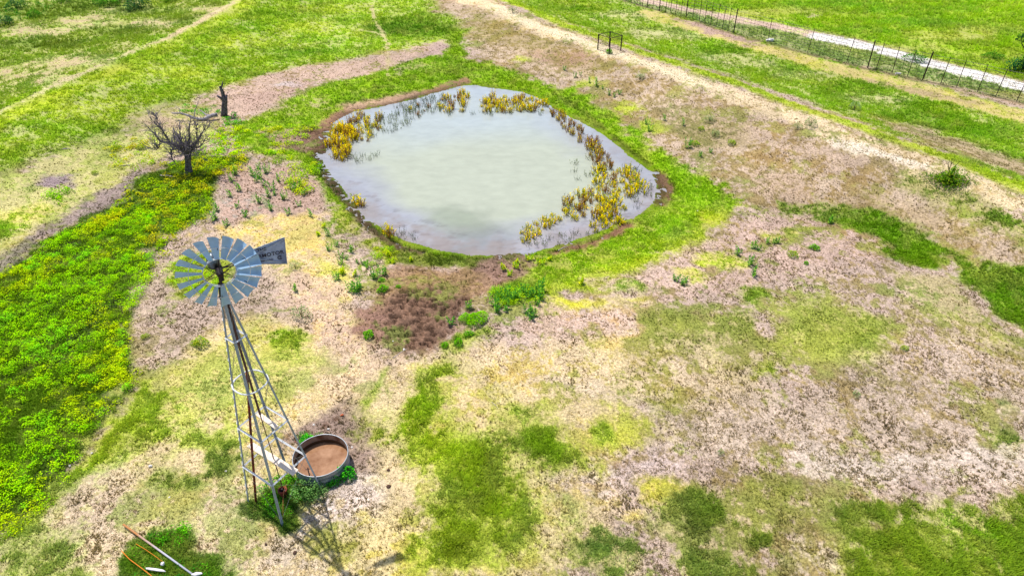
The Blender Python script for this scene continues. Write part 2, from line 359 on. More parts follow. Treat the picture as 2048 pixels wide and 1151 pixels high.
# trampled wallow
area([(735, 590), (770, 545), (800, 525), (850, 532), (1010, 532), (1015, 560), (985, 590), (935, 610), (915, 650), (890, 690), (800, 712), (770, 705), (715, 665), (705, 625)], .6,
     soil=(180, 146, 126), grass=(146, 118, 90), amt=.35, mud=.45)
area([(810, 540), (975, 540), (940, 590), (800, 600)], .7, soil=(168, 138, 108), grass=(136, 114, 72), amt=.5, mud=.5, k=.9)
area([(762, 600), (870, 572), (950, 600), (930, 648), (880, 694), (790, 708), (745, 655)], .6, soil=(144, 112, 100), grass=(112, 84, 76), amt=.4, mud=1.0)
area([(700, 610), (760, 600), (780, 640), (760, 700), (715, 665)], .5, soil=(160, 124, 116), amt=.15, mud=.2, k=.9)
area([(900, 640), (980, 640), (1050, 655), (960, 672), (900, 680)], .6, soil=(170, 140, 134), amt=.15, k=.8)
area([(780, 505), (860, 510), (1000, 515), (1010, 530), (900, 535), (800, 528)], .35, soil=(112, 128, 40), grass=(90, 120, 24), amt=.7)
area([(990, 505), (1060, 508), (1080, 530), (1040, 560), (990, 560), (960, 540)], .5, soil=(170, 136, 130), grass=MUD, amt=.4, mud=.5, k=.9)
area([(1080, 545), (1160, 520), (1170, 560), (1080, 570), (1030, 575)], .7, soil=(176, 190, 60), grass=BRI, amt=.7, k=.8)
area([(985, 575), (1060, 560), (1080, 585), (1040, 610), (980, 600)], .4, soil=(120, 150, 50), grass=(104, 166, 30), amt=.8, k=.9)
area([(880, 690), (920, 665), (975, 652), (990, 660), (940, 690), (890, 702)], .4, soil=(186, 196, 80), grass=(120, 176, 30), amt=.7, k=.9)
# centre and right fields
area([(1075, 610), (1120, 592), (1180, 600), (1300, 590), (1310, 604), (1180, 622), (1090, 628)], .4, soil=(222, 214, 80), grass=(200, 208, 50), amt=.6)
area([(1080, 620), (1300, 600), (1340, 650), (1280, 700), (1100, 680), (1000, 690)], 1.0, soil=(226, 196, 186), grass=(190, 160, 130), amt=.3, k=.8)
area(ell(1240, 690, 60, 24), .8, soil=(232, 206, 130), grass=DRY, amt=.5, k=.8)
area([(1180, 560), (1300, 530), (1420, 480), (1500, 420), (1640, 430), (1780, 470), (1780, 520), (1640, 540), (1500, 580), (1400, 600), (1300, 600)], 1.0,
     soil=(216, 186, 178), grass=BRN, amt=.32, k=.9)
for e in [(1440, 525, 45, 9), (1570, 470, 40, 8), (1600, 460, 30, 6), (1380, 545, 32, 9)]:
    area(ell(*e), .6, soil=(224, 212, 110), grass=LIME, amt=.4, k=.85)
area(ell(1270, 570, 40, 14), .5, soil=(180, 190, 80), grass=(116, 176, 40), amt=.6, k=.85)
area([(1560, 405), (1650, 402), (1740, 432), (1830, 460), (1900, 500), (1905, 530), (1880, 545), (1820, 535), (1780, 515), (1785, 490), (1720, 460), (1640, 430), (1570, 425)], .5,
     soil=(110, 160, 30), grass=(88, 158, 10), amt=.9)
area([(1560, 400), (1660, 400), (1700, 430), (1640, 432), (1570, 425)], .6, soil=(190, 176, 130), grass=(110, 160, 40), amt=.5, k=.85)
area([(1900, 500), (1940, 515), (2000, 520), (2100, 540), (2200, 700), (2050, 665), (2000, 640), (1960, 600), (1930, 570), (1890, 545)], .6, soil=(120, 165, 40), grass=(90, 158, 14), amt=.88)
area([(1780, 540), (1900, 550), (1990, 640), (2080, 690), (2080, 760), (1950, 680), (1820, 620)], 1.2, soil=(200, 184, 140), grass=(150, 150, 80), amt=.5, k=.8)
for e, g in [((1340, 648, 58, 26), (98, 150, 26)), ((1475, 648, 42, 34), (110, 164, 30)), ((1520, 592, 42, 16), (110, 168, 30)), ((1720, 676, 34, 18), (104, 160, 24)), ((1535, 742, 34, 16), (130, 186, 26)),
             ((1290, 692, 26, 14), (136, 178, 60)), ((1335, 805, 52, 24), (100, 146, 30)), ((1420, 620, 30, 14), (140, 160, 60)), ((1540, 690, 30, 14), (112, 150, 40))]:
    area(ell(*e), .8, soil=(170, 176, 80), grass=g, amt=.7, k=.9)
area([(1540, 600), (1680, 595), (1770, 660), (1755, 730), (1640, 725), (1550, 690)], 1.1, soil=(200, 196, 100), grass=(146, 170, 56), amt=.78, k=.9)
area([(1300, 620), (1500, 630), (1560, 700), (1500, 760), (1350, 720), (1280, 680)], 1.2, soil=(206, 190, 130), grass=(134, 146, 56), amt=.66, k=.8)
area([(1280, 700), (1480, 740), (1560, 800), (1400, 850), (1260, 800), (1100, 780), (1100, 720)], 1.2, soil=(226, 202, 160), grass=(160, 146, 80), amt=.5, k=.7)
area([(1500, 800), (1700, 740), (1900, 700), (2100, 740), (2200, 1000), (1800, 985), (1560, 960), (1330, 920), (1200, 940), (1180, 900), (1300, 850)], 1.4,
     soil=(214, 192, 180), grass=(156, 138, 100), amt=.42, k=.9)
area([(1600, 900), (1750, 925), (2080, 905), (2080, 960), (1800, 975), (1600, 950)], .9, soil=(228, 208, 198), grass=(176, 158, 130), amt=.22, k=.9)
area([(1200, 920), (1300, 890), (1420, 940), (1300, 960), (1220, 990), (1100, 1000), (1090, 950)], .8, soil=(228, 206, 206), grass=(160, 136, 120), amt=.35, k=.8)
area(ell(1240, 860, 70, 44), .8, soil=(214, 200, 110), grass=(180, 190, 60), amt=.6, k=.9)
area(ell(1205, 862, 24, 16), .5, soil=MID, grass=(120, 180, 30), amt=.8, k=.8)
area([(1270, 945), (1350, 955), (1380, 975), (1340, 1020), (1300, 1010), (1275, 985)], .4, soil=(226, 206, 110), grass=(200, 190, 70), amt=.55)
area(ell(1268, 1030, 18, 11), .3, soil=(232, 208, 100), grass=DRY, amt=.6)
area([(1320, 990), (1400, 965), (1600, 955), (1640, 990), (1800, 1000), (1720, 1060), (1600, 1070), (1560, 1160), (1380, 1160), (1300, 1060)], .9, soil=(212, 190, 156), grass=(132, 148, 56), amt=.62, k=.95)
for e, g, a in [((1375, 1035, 60, 22), (104, 156, 30), .8), ((1520, 1090, 40, 45), (96, 150, 26), .75), ((1730, 1035, 50, 22), (110, 160, 36), .7), ((1560, 975, 40, 18), (120, 136, 50), .6),
                ((1250, 1110, 80, 30), (120, 170, 50), .6), ((1190, 1090, 30, 14), (96, 150, 50), .7), ((1400, 1130, 70, 34), (120, 160, 50), .7), ((1330, 1060, 50, 40), (130, 146, 60), .5),
                ((2025, 880, 30, 22), (96, 150, 40), .6), ((2010, 820, 24, 20), (120, 140, 70), .5), ((1600, 1120, 60, 40), (130, 150, 70), .5), ((1820, 1010, 24, 10), (92, 156, 20), .85)]:
    area(ell(*e), .7, soil=(196, 186, 120), grass=g, amt=a, k=.9)
area([(1640, 1110), (1690, 1060), (1760, 1030), (1800, 1000), (1900, 985), (1980, 1000), (2080, 990), (2200, 1100), (2200, 1300), (1650, 1300)], .8, soil=(190, 186, 110), grass=(112, 164, 26), amt=.74)
area([(1880, 1010), (1960, 1030), (2040, 1060), (2000, 1110), (1900, 1080), (1860, 1040)], .5, grass=(96, 170, 12), amt=.85, k=.8)
area([(1560, 1060), (1680, 1080), (1700, 1200), (1580, 1200)], .8, soil=(226, 204, 186), grass=(160, 146, 90), amt=.4, k=.7)
# big green S
area([(780, 830), (800, 800), (840, 770), (870, 745), (905, 745), (890, 790), (885, 830), (900, 868), (940, 868), (1020, 865), (1060, 848), (1115, 850), (1130, 878), (1168, 900), (1160, 930), (1105, 938),
      (1055, 930), (1035, 910), (1025, 945), (1060, 970), (1105, 1010), (1070, 1045), (990, 1045), (945, 1010), (900, 965), (850, 935), (800, 905), (772, 868)], .6,
     soil=(160, 180, 50), grass=(138, 180, 20), amt=.97)
area([(760, 830), (800, 780), (860, 735), (960, 735), (1080, 800), (1190, 880), (1180, 940), (1110, 960), (1140, 1030), (1120, 1110), (1000, 1160), (850, 1160), (850, 1040), (800, 930)], 1.3,
     soil=(214, 206, 120), grass=(160, 184, 56), amt=.62, k=.7)
area([(880, 745), (910, 790), (910, 860), (980, 880), (1010, 920), (1030, 960), (1100, 1020), (1060, 1050), (985, 1060), (990, 1130), (900, 1160), (860, 1100), (880, 1000), (830, 930), (780, 870), (800, 800)], .8,
     soil=(176, 190, 60), grass=(140, 190, 22), amt=.96, k=.92)
area([(1050, 850), (1110, 850), (1140, 880), (1160, 915), (1110, 930), (1060, 915), (1020, 890)], .5, grass=(116, 176, 14), soil=MID, amt=.9, k=.9)
area(ell(1000, 835, 110, 32), .9, soil=(212, 204, 100), grass=(168, 184, 60), amt=.55, k=.6)
area([(880, 770), (960, 770), (1000, 830), (960, 860), (900, 850), (885, 820)], .7, soil=(236, 206, 160), grass=(200, 184, 100), amt=.35, k=.85)
area(ell(1040, 820, 50, 22), .7, soil=(190, 196, 80), grass=(130, 176, 40), amt=.6, k=.8)
area(ell(925, 1070, 66, 64), .6, soil=(150, 176, 50), grass=(130, 174, 24), amt=.92)
area(ell(900, 980, 40, 26), .8, soil=(210, 204, 110), grass=(150, 180, 60), amt=.5, k=.7)
area(ell(1100, 1010, 70, 26), .9, soil=(216, 206, 130), grass=(150, 176, 80), amt=.5, k=.7)
strip([(740, 800), (755, 770), (775, 735)], .14, .35, soil=(190, 196, 80), grass=(140, 180, 50), amt=.7, k=.85)
area([(980, 690), (1080, 680), (1180, 700), (1200, 760), (1050, 780), (950, 740)], 1.0, soil=(232, 206, 168), grass=(200, 180, 100), amt=.4, k=.8)
area([(1040, 590), (1180, 640), (1100, 660), (1040, 650)], .8, soil=(222, 190, 176), amt=.3, k=.6)

area([(335, 535), (380, 500), (450, 498), (468, 540), (455, 580), (400, 594), (355, 590)], .5, soil=(190, 190, 90), grass=(140, 170, 30), amt=.7, k=.9)
strip([(1600, 935), (1750, 930), (1900, 915), (2080, 900)], .25, .6, soil=(232, 214, 204), amt=.08, k=.6)
strip([(1100, 760), (1250, 800), (1400, 860), (1600, 935)], .2, .5, soil=(226, 206, 190), amt=.12, k=.45)
strip([(790, 715), (800, 780), (780, 860), (790, 960), (850, 1050), (900, 1151)], .28, .6, soil=(236, 208, 178), amt=.12, k=.55)
strip([(700, 600), (660, 660), (700, 740), (790, 715)], .25, .6, soil=(226, 196, 176), amt=.1, k=.5)
strip([(500, 700), (620, 640), (700, 610)], .2, .5, soil=(226, 198, 178), amt=.1, k=.45)
GRAIN = 0.42
def paint(P):
    n = len(P)
    x, y = P[:, 0], P[:, 1]
    rr = np.hypot(x, y)
    soil = np.tile(lin((212, 186, 170)), (n, 1)); grass = np.tile(lin((150, 134, 84)), (n, 1))
    amt = np.full(n, .4); mud = np.zeros(n)
    far = ss(120, 200, rr)
    warp = (fbm(x, y, 1.7, 4, 5) - .5) * 2.6
    warp2 = (fbm(x, y, 0.6, 4, 6, .7) - .5) * 1.7
    for kind, pts, soft, so_, gr_, am_, mu_, k, half in OPS:
        reach = soft * 2.2
        d = poly_sd(P, pts, reach) if kind == 'a' else line_sd(P, pts, half, reach)
        m = d > -reach
        if not m.any():
            continue
        w = ss(-soft * .5, soft * .5, d[m] + warp[m] * (soft * .4 + (.3 if kind == 'a' and soft > .8 else 0)) + warp2[m] * min(soft, 1.2) * .9) * k
        if so_ is not None: soil[m] += (lin(so_) - soil[m]) * w[:, None]
        if gr_ is not None: grass[m] += (lin(gr_) - grass[m]) * w[:, None]
        if am_ is not None: amt[m] += (am_ - amt[m]) * w
        if mu_ is not None: mud[m] += (mu_ - mud[m]) * w
        elif so_ is not None: mud[m] *= (1 - w)
    grass += (lin((128, 180, 40)) - grass) * far[:, None]
    amt += (.85 - amt) * far
    # scattered olive regrowth on the dry ground, and thin spots in the green
    sp_ = fbm(x, y, 1.9, 4, 131, .65)
    k1 = ss(.53, .66, sp_) * ss(.65, .35, amt) * (rr < 110)
    grass = grass + (lin((138, 150, 66)) - grass) * (.65 * k1)[:, None]
    amt = amt + .20 * k1
    sp2 = fbm(x, y, 1.3, 4, 137, .65)
    k2 = ss(.50, .68, sp2) * ss(.5, .8, amt)
    amt = amt - .24 * k2
    k3 = ss(.47, .66, fbm(x, y, .8, 3, 139, .65)) * ss(.45, .75, amt)
    grass = grass + (lin((178, 184, 84)) - grass) * (.42 * k3)[:, None]
    f1 = fbm(x, y, 2.2, 3, 31); f2 = fbm(x, y, .34, 4, 37, .75)
    # streaky texture, finer up close
    nn = .35 * f1 + .65 * f2
    thr = .5 + (.5 - amt) * .44
    mask = ss(thr - .06, thr + .06, nn)
    mask = mask * .85 + .15 * amt
    v = fbm(x, y, 6, 3, 71)
    v2 = fbm(x, y, .9, 3, 73)
    soil = soil * (0.72 + .30 * v + .34 * (v2 - .5))[:, None]
    grass = grass * (0.62 + .5 * v2 + .26 * v)[:, None]
    # hue drift of the green towards yellow
    hue = (fbm(x, y, 3.1, 3, 91) - .5) * .5
    grass = grass * np.column_stack([1 + hue * .8, 1 + hue * .2, 1 - hue * .2])
    col = soil * (1 - mask)[:, None] + grass * mask[:, None]
    return np.clip(col, .003, .95), mask, amt, mud, grass

# ------------------------------------------------------------------ materials
def mat(name):
    m = bpy.data.materials.new(name); m.use_nodes = True
    return m, m.node_tree.nodes, m.node_tree.links, m.node_tree.nodes["Principled BSDF"]
def simple(name, rgb, rough=.6, metal=0.0, nscale=8.0, var=.25, rust=None, rust_amt=.5, bump=0.0, spec=.4, rgb_linear=False):
    m, N, L, B = mat(name)
    c = tuple(rgb) if rgb_linear else tuple(lin(rgb))
    tc = N.new("ShaderNodeTexCoord"); no = N.new("ShaderNodeTexNoise")
    no.inputs["Scale"].default_value = nscale; no.inputs["Detail"].default_value = 6; no.inputs["Roughness"].default_value = .65
    L.new(tc.outputs["Object"], no.inputs["Vector"])
    r = N.new("ShaderNodeValToRGB")
    r.color_ramp.elements[0].position = .3; r.color_ramp.elements[1].position = .7
    r.color_ramp.elements[0].color = (*[a * (1 - var) for a in c], 1)
    r.color_ramp.elements[1].color = (*[min(a * (1 + var), 1) for a in c], 1)
    L.new(no.outputs["Fac"], r.inputs[0])
    out = r.outputs[0]
    if rust is not None:
        n2 = N.new("ShaderNodeTexNoise"); n2.inputs["Scale"].default_value = nscale * .45; n2.inputs["Detail"].default_value = 8
        L.new(tc.outputs["Object"], n2.inputs["Vector"])
        mr = N.new("ShaderNodeMapRange"); mr.inputs[1].default_value = 1 - rust_amt - .06; mr.inputs[2].default_value = 1 - rust_amt + .08
        L.new(n2.outputs["Fac"], mr.inputs[0])
        mx = N.new("ShaderNodeMixRGB"); mx.inputs[2].default_value = (*lin(rust), 1)
        L.new(mr.outputs[0], mx.inputs[0]); L.new(out, mx.inputs[1]); out = mx.outputs[0]
    L.new(out, B.inputs["Base Color"])
    B.inputs["Roughness"].default_value = rough; B.inputs["Metallic"].default_value = metal
    B.inputs["Specular IOR Level"].default_value = spec
    if bump:
        b = N.new("ShaderNodeBump"); b.inputs["Strength"].default_value = bump; b.inputs["Distance"].default_value = .02
        L.new(no.outputs["Fac"], b.inputs["Height"]); L.new(b.outputs[0], B.inputs["Normal"])
    return m

def leafmat(name, trans=.3, gain=1.6):
    m, N, L, B = mat(name)
    a = N.new("ShaderNodeVertexColor"); a.layer_name = "Col"
    N.remove(B)
    d = N.new("ShaderNodeBsdfDiffuse"); t = N.new("ShaderNodeBsdfTranslucent"); mx = N.new("ShaderNodeMixShader")
    mx.inputs[0].default_value = trans
    vs_ = N.new("ShaderNodeVectorMath"); vs_.operation = 'SCALE'; vs_.inputs["Scale"].default_value = gain; L.new(a.outputs[0], vs_.inputs[0])
    L.new(vs_.outputs[0], d.inputs[0]); L.new(vs_.outputs[0], t.inputs[0])
    L.new(d.outputs[0], mx.inputs[1]); L.new(t.outputs[0], mx.inputs[2])
    L.new(mx.outputs[0], N["Material Output"].inputs[0])
    return m
LEAF = leafmat("leaf", .38, 2.05)
GRASSM = leafmat("grass_blade", .35, 1.55)

# ground
GM, N, L, B = mat("ground_soil_and_turf")
vc = N.new("ShaderNodeVertexColor"); vc.layer_name = "Col"
geo = N.new("ShaderNodeNewGeometry")
na = N.new("ShaderNodeTexNoise"); na.inputs["Scale"].default_value = 9; na.inputs["Detail"].default_value = 6; na.inputs["Roughness"].default_value = .75
nb = N.new("ShaderNodeTexNoise"); nb.inputs["Scale"].default_value = 32; nb.inputs["Detail"].default_value = 4; nb.inputs["Roughness"].default_value = .7
for q in (na, nb): L.new(geo.outputs["Position"], q.inputs["Vector"])
ra = N.new("ShaderNodeMapRange"); ra.inputs[1].default_value = .36; ra.inputs[2].default_value = .64; ra.inputs[3].default_value = .55; ra.inputs[4].default_value = 1.5
L.new(na.outputs["Fac"], ra.inputs[0])
rb = N.new("ShaderNodeMapRange"); rb.inputs[1].default_value = .34; rb.inputs[2].default_value = .62; rb.inputs[3].default_value = .62; rb.inputs[4].default_value = 1.36
L.new(nb.outputs["Fac"], rb.inputs[0])
mm = N.new("ShaderNodeMath"); mm.operation = 'MULTIPLY'; L.new(ra.outputs[0], mm.inputs[0]); L.new(rb.outputs[0], mm.inputs[1])
vm = N.new("ShaderNodeVectorMath"); vm.operation = 'SCALE'; L.new(vc.outputs[0], vm.inputs[0]); L.new(mm.outputs[0], vm.inputs["Scale"])
L.new(vm.outputs[0], B.inputs["Base Color"])
B.inputs["Roughness"].default_value = .95; B.inputs["Specular IOR Level"].default_value = .1
bp = N.new("ShaderNodeBump"); bp.inputs["Strength"].default_value = .7; bp.inputs["Distance"].default_value = .06
L.new(na.outputs["Fac"], bp.inputs["Height"]); L.new(bp.outputs[0], B.inputs["Normal"])

# ------------------------------------------------------------------ mesh helpers
def np_mesh(name, V, T, material, colors=None, quads=False, smooth=False):
    me = bpy.data.meshes.new(name)
    k = T.shape[1]
    me.vertices.add(len(V)); me.vertices.foreach_set("co", np.ascontiguousarray(V, np.float32).ravel())
    me.loops.add(T.size); me.loops.foreach_set("vertex_index", np.ascontiguousarray(T, np.int32).ravel())
    me.polygons.add(len(T)); me.polygons.foreach_set("loop_start", np.arange(0, T.size, k, dtype=np.int32))
    if smooth: me.polygons.foreach_set("use_smooth", np.ones(len(T), bool))
    me.update(calc_edges=True)
    if colors is not None:
        ca = me.color_attributes.new("Col", 'FLOAT_COLOR', 'POINT')
        c4 = np.ones((len(V), 4), np.float32); c4[:, :3] = colors
        ca.data.foreach_set("color", c4.ravel())
    me.materials.append(material)
    return me
def link(name, me, parent=None, loc=None):
    o = bpy.data.objects.new(name, me); COL.objects.link(o)
    if parent: o.parent = parent
    if loc is not None: o.location = loc
    return o
def tag(o, label=None, cat=None, group=None, kind=None):
    if label: o["label"] = label
    if cat: o["category"] = cat
    if group: o["group"] = group
    if kind: o["kind"] = kind
    return o
def empty(name, loc, rz=0):
    o = bpy.data.objects.new(name, None); COL.objects.link(o); o.location = loc; o.rotation_euler = (0, 0, rz)
    o.empty_display_size = .2
    return o

class MB:
    def __init__(s, org=(0, 0, 0)):
        s.v = []; s.f = []; s.c = []; s.o = Vector(org)
    def add(s, vs, fs, col=(1, 1, 1)):
        b = len(s.v); s.v += [Vector(v) - s.o for v in vs]; s.f += [tuple(i + b for i in f) for f in fs]; s.c += [col] * len(vs)
    def tube(s, pts, rad, n=8, col=(1, 1, 1), caps=True, up=None):
        pts = [Vector(p) for p in pts]
        if not hasattr(rad, '__len__'): rad = [rad] * len(pts)
        rings = []; pu = None
        for i, p in enumerate(pts):
            t = (pts[min(i + 1, len(pts) - 1)] - pts[max(i - 1, 0)])
            if t.length < 1e-9: t = Vector((0, 0, 1))
            t.normalize()
            if pu is None:
                u = t.orthogonal().normalized() if up is None else (Vector(up) - t * t.dot(Vector(up))).normalized()
            else:
                u = (pu - t * pu.dot(t)).normalized()
            pu = u; w = t.cross(u)
            rings.append([p + (u * math.cos(2 * math.pi * k / n + (math.pi / 4 if n == 4 else 0)) + w * math.sin(2 * math.pi * k / n + (math.pi / 4 if n == 4 else 0))) * rad[i] for k in range(n)])
        vs = [v for r in rings for v in r]; fs = []
        for i in range(len(rings) - 1):
            for k in range(n):
                fs.append((i * n + k, i * n + (k + 1) % n, (i + 1) * n + (k + 1) % n, (i + 1) * n + k))
        if caps:
            fs.append(tuple(range(n - 1, -1, -1))); fs.append(tuple((len(rings) - 1) * n + k for k in range(n)))
        s.add(vs, fs, col)
    def box(s, c, ax, ay, az, hx, hy, hz_, col=(1, 1, 1)):
        c = Vector(c); ax = Vector(ax) * hx; ay = Vector(ay) * hy; az = Vector(az) * hz_
        vs = [c + ax * i + ay * j + az * k for i in (-1, 1) for j in (-1, 1) for k in (-1, 1)]
        s.add(vs, [(0, 1, 3, 2), (4, 6, 7, 5), (0, 4, 5, 1), (2, 3, 7, 6), (0, 2, 6, 4), (1, 5, 7, 3)], col)
    def angle(s, a, b, w, inward, th=.006):
        """an L-section bar from a to b; the two flanges spread from the corner"""
        a = Vector(a); b = Vector(b); t = (b - a).normalized(); i = Vector(inward); i = (i - t * t.dot(i)).normalized(); j = t.cross(i)
        f1 = (i + j).normalized(); f2 = (i - j).normalized()
        for p, q in ((f1, f2), (f2, f1)):
            vs = []
            for e in (a, b):
                vs += [e, e + p * w, e + p * w + q * th, e + q * th]
            s.add(vs, [(0, 1, 2, 3), (7, 6, 5, 4), (0, 4, 5, 1), (1, 5, 6, 2), (2, 6, 7, 3), (3, 7, 4, 0)])
    def lathe(s, c, prof, n=32, col=(1, 1, 1), closed=False):
        c = Vector(c); vs = []; fs = []
        for r, z in prof:
            for k in range(n):
                a = 2 * math.pi * k / n; vs.append(c + Vector((r * math.cos(a), r * math.sin(a), z)))
        m = len(prof)
        for i in range(m - 1 + (1 if closed else 0)):
            i2 = (i + 1) % m
            for k in range(n):
                fs.append((i * n + k, i * n + (k + 1) % n, i2 * n + (k + 1) % n, i2 * n + k))
        s.add(vs, fs, col)
    def build(s, name, material, parent=None, loc=None, smooth=False):
        me = bpy.data.meshes.new(name); me.from_pydata([tuple(v) for v in s.v], [], s.f); me.update()
        if smooth:
            for p in me.polygons: p.use_smooth = True
        ca = me.color_attributes.new("Col", 'FLOAT_COLOR', 'POINT')
        ca.data.foreach_set("color", np.array([(*c[:3], 1) for c in s.c], np.float32).ravel())
        me.materials.append(material)
        return link(name, me, parent, loc)

# ------------------------------------------------------------------ the ground sheet (polar grid, reaches the horizon)
front = np.linspace(-60, 60, 960)
rest = np.linspace(60, 300, 50)[1:-1]
ang = np.radians(np.concatenate([front, rest]))
r1 = np.exp(np.linspace(math.log(1.5), math.log(10.5), 12))[:-1]
r2 = np.exp(np.linspace(math.log(10.5), math.log(150), 720))
r3 = np.exp(np.linspace(math.log(150), math.log(6000), 40))[1:]
rad = np.concatenate([r1, r2, r3])
A, R = np.meshgrid(ang, rad)
X = (R * np.sin(A)).ravel(); Y = (R * np.cos(A)).ravel()
P = np.column_stack([X, Y])
Z = height(X, Y)
gcol, gmask, gamt, gmud, _ = paint(P)
small = ss(90, 40, R.ravel())
Z = Z + (fbm(X, Y, .9, 3, 201) - .5) * .07 * small + (fbm(X, Y, .22, 2, 207) - .5) * .035 * small
hp = fbm(X, Y * 1.3, .2, 2, 211, .6)
Z = Z - gmud * (ss(.50, .38, hp) * .17 - .04)
gcol = gcol * (1 - .6 * gmud * ss(.46, .36, hp))[:, None]
sdp = poly_sd(P, POND, 3)
wet = ss(-.8, .1, sdp)
gcol = gcol * (1 - .45 * wet)[:, None]
Z = np.where(sdp > .25, np.minimum(Z, WZ - .03), Z)
na_, nr_ = len(ang), len(rad)
idx = np.arange(na_ * nr_).reshape(nr_, na_)
q = np.stack([idx[:-1, :], np.roll(idx, -1, 1)[:-1, :], np.roll(idx, -1, 1)[1:, :], idx[1:, :]], -1).reshape(-1, 4)[:, ::-1]
V = np.column_stack([X, Y, Z])
# close the small hole under the camera
V = np.vstack([V, [[0, 0, Z[:na_].mean()]]]); gcol = np.vstack([gcol, gcol[:1]])
me = np_mesh("ground", V, q, GM, gcol, smooth=True)
g = link("ground", me); tag(g, kind="structure")
MBc = MB(); cp = [tuple(V[i]) for i in range(na_)]
import bmesh
bm = bmesh.new(); bm.from_mesh(me); bm.verts.ensure_lookup_table()
cv = bm.verts[len(V) - 1]
for i in range(na_):
    try: bm.faces.new((cv, bm.verts[(i + 1) % na_], bm.verts[i]))
    except Exception: pass
bm.to_mesh(me); bm.free()

# ------------------------------------------------------------------ pond water
WM, N, L, B = mat("turbid_pond_water")
a = N.new("ShaderNodeVertexColor"); a.layer_name = "Col"
geo = N.new("ShaderNodeNewGeometry")
n1 = N.new("ShaderNodeTexNoise"); n1.inputs["Scale"].default_value = 1.3; n1.inputs["Detail"].default_value = 5
mp = N.new("ShaderNodeMapping"); mp.inputs["Scale"].default_value = (.8, 1.3, 1)
L.new(geo.outputs["Position"], mp.inputs[0]); L.new(mp.outputs[0], n1.inputs["Vector"])
mr = N.new("ShaderNodeMapRange"); mr.inputs[1].default_value = .3; mr.inputs[2].default_value = .7; mr.inputs[3].default_value = .93; mr.inputs[4].default_value = 1.06
L.new(n1.outputs[0], mr.inputs[0])
vm = N.new("ShaderNodeVectorMath"); vm.operation = 'SCALE'; L.new(a.outputs[0], vm.inputs[0]); L.new(mr.outputs[0], vm.inputs["Scale"])
L.new(vm.outputs[0], B.inputs["Base Color"])
B.inputs["Roughness"].default_value = .12; B.inputs["IOR"].default_value = 1.33; B.inputs["Specular IOR Level"].default_value = .5
n2 = N.new("ShaderNodeTexNoise"); n2.inputs["Scale"].default_value = 5; n2.inputs["Detail"].default_value = 3
L.new(mp.outputs[0], n2.inputs["Vector"])
bp = N.new("ShaderNodeBump"); bp.inputs["Strength"].default_value = .14; bp.inputs["Distance"].default_value = .03
L.new(n2.outputs[0], bp.inputs["Height"]); L.new(bp.outputs[0], B.inputs["Normal"])
lo = POND.min(0) - 1; hi = POND.max(0) + 1
gx = np.arange(lo[0], hi[0], .11); gy = np.arange(lo[1], hi[1], .11)
GX, GY = np.meshgrid(gx, gy); PW = np.column_stack([GX.ravel(), GY.ravel()])
sdw = poly_sd(PW, POND, 4)
keepv = sdw > -.8
C_mid = lin((190, 195, 174)); C_edge_sky = lin((172, 174, 182)); C_far = lin((186, 196, 200)); C_mudw = lin((184, 174, 178)); C_dark = lin((128, 130, 128))
sdn = sdw + (fbm(PW[:, 0], PW[:, 1], 3, 3, 301) - .5) * 3.2
wc = np.tile(C_mid, (len(PW), 1))
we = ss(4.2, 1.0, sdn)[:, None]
wc = wc * (1 - we) + C_edge_sky * we  # bluish edge tone: the sky's reflection put into the water colour
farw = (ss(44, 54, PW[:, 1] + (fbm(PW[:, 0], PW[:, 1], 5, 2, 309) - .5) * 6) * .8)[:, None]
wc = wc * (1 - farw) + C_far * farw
def patch(px, py, rx, ry, colr, k):
    global wc
    pl = np.array([at_z(a_, b_, WZ)[:2] for a_, b_ in ell(px, py, rx, ry)])
    d = poly_sd(PW, pl, 5)
    w = (ss(-1.6, 1.6, d + (fbm(PW[:, 0], PW[:, 1], 1.4, 4, 311) - .5) * 3.4) * k)[:, None]
    wc = wc * (1 - w) + colr * w
patch(925, 458, 66, 38, lin((140, 146, 132)), .65)
patch(905, 440, 50, 14, lin((166, 176, 150)), .6)
patch(955, 485, 45, 16, C_dark, .5)
patch(1235, 470, 130, 26, C_mudw, .8)
patch(1120, 495, 60, 14, C_mudw, .8)
patch(820, 480, 70, 18, C_mudw, .6)
patch(1300, 400, 20, 45, C_mudw, .5)
streak = ss(.56, .7, fbm(PW[:, 0] * .7, PW[:, 1] * 1.6, .5, 4, 317, .65)) * ss(3.0, .4, sdn) * ss(48, 36, PW[:, 1])
wc = wc * (1 - .5 * streak[:, None]) + lin((104, 92, 92)) * .5 * streak[:, None]
mudb = (ss(1.6, -.2, sdn + (fbm(PW[:, 0], PW[:, 1], .8, 4, 331, .65) - .5) * 3.2) * (.35 + .45 * ss(44, 34, PW[:, 1])))[:, None]
wc = wc * (1 - mudb) + lin((158, 146, 140)) * mudb
nx, ny = len(gx), len(gy)
ii = np.arange(nx * ny).reshape(ny, nx)
q = np.stack([ii[:-1, :-1], ii[:-1, 1:], ii[1:, 1:], ii[1:, :-1]], -1).reshape(-1, 4)
q = q[keepv[q].all(1)]
used = np.unique(q); rem = np.full(nx * ny, -1); rem[used] = np.arange(len(used))
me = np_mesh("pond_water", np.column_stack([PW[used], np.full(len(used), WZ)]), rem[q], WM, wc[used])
tag(link("pond_water", me), kind="structure")

# ------------------------------------------------------------------ grass (stuff)
def jitter(c, n, v=.25, h=.1):
    f = 1 + (rng.random((n, 1)) - .5) * 2 * v
    hh = (rng.random((n, 1)) - .5) * 2 * h
    return np.clip(c * f * np.column_stack([1 + hh, 1 + hh * .2, 1 - hh]), .002, .95)

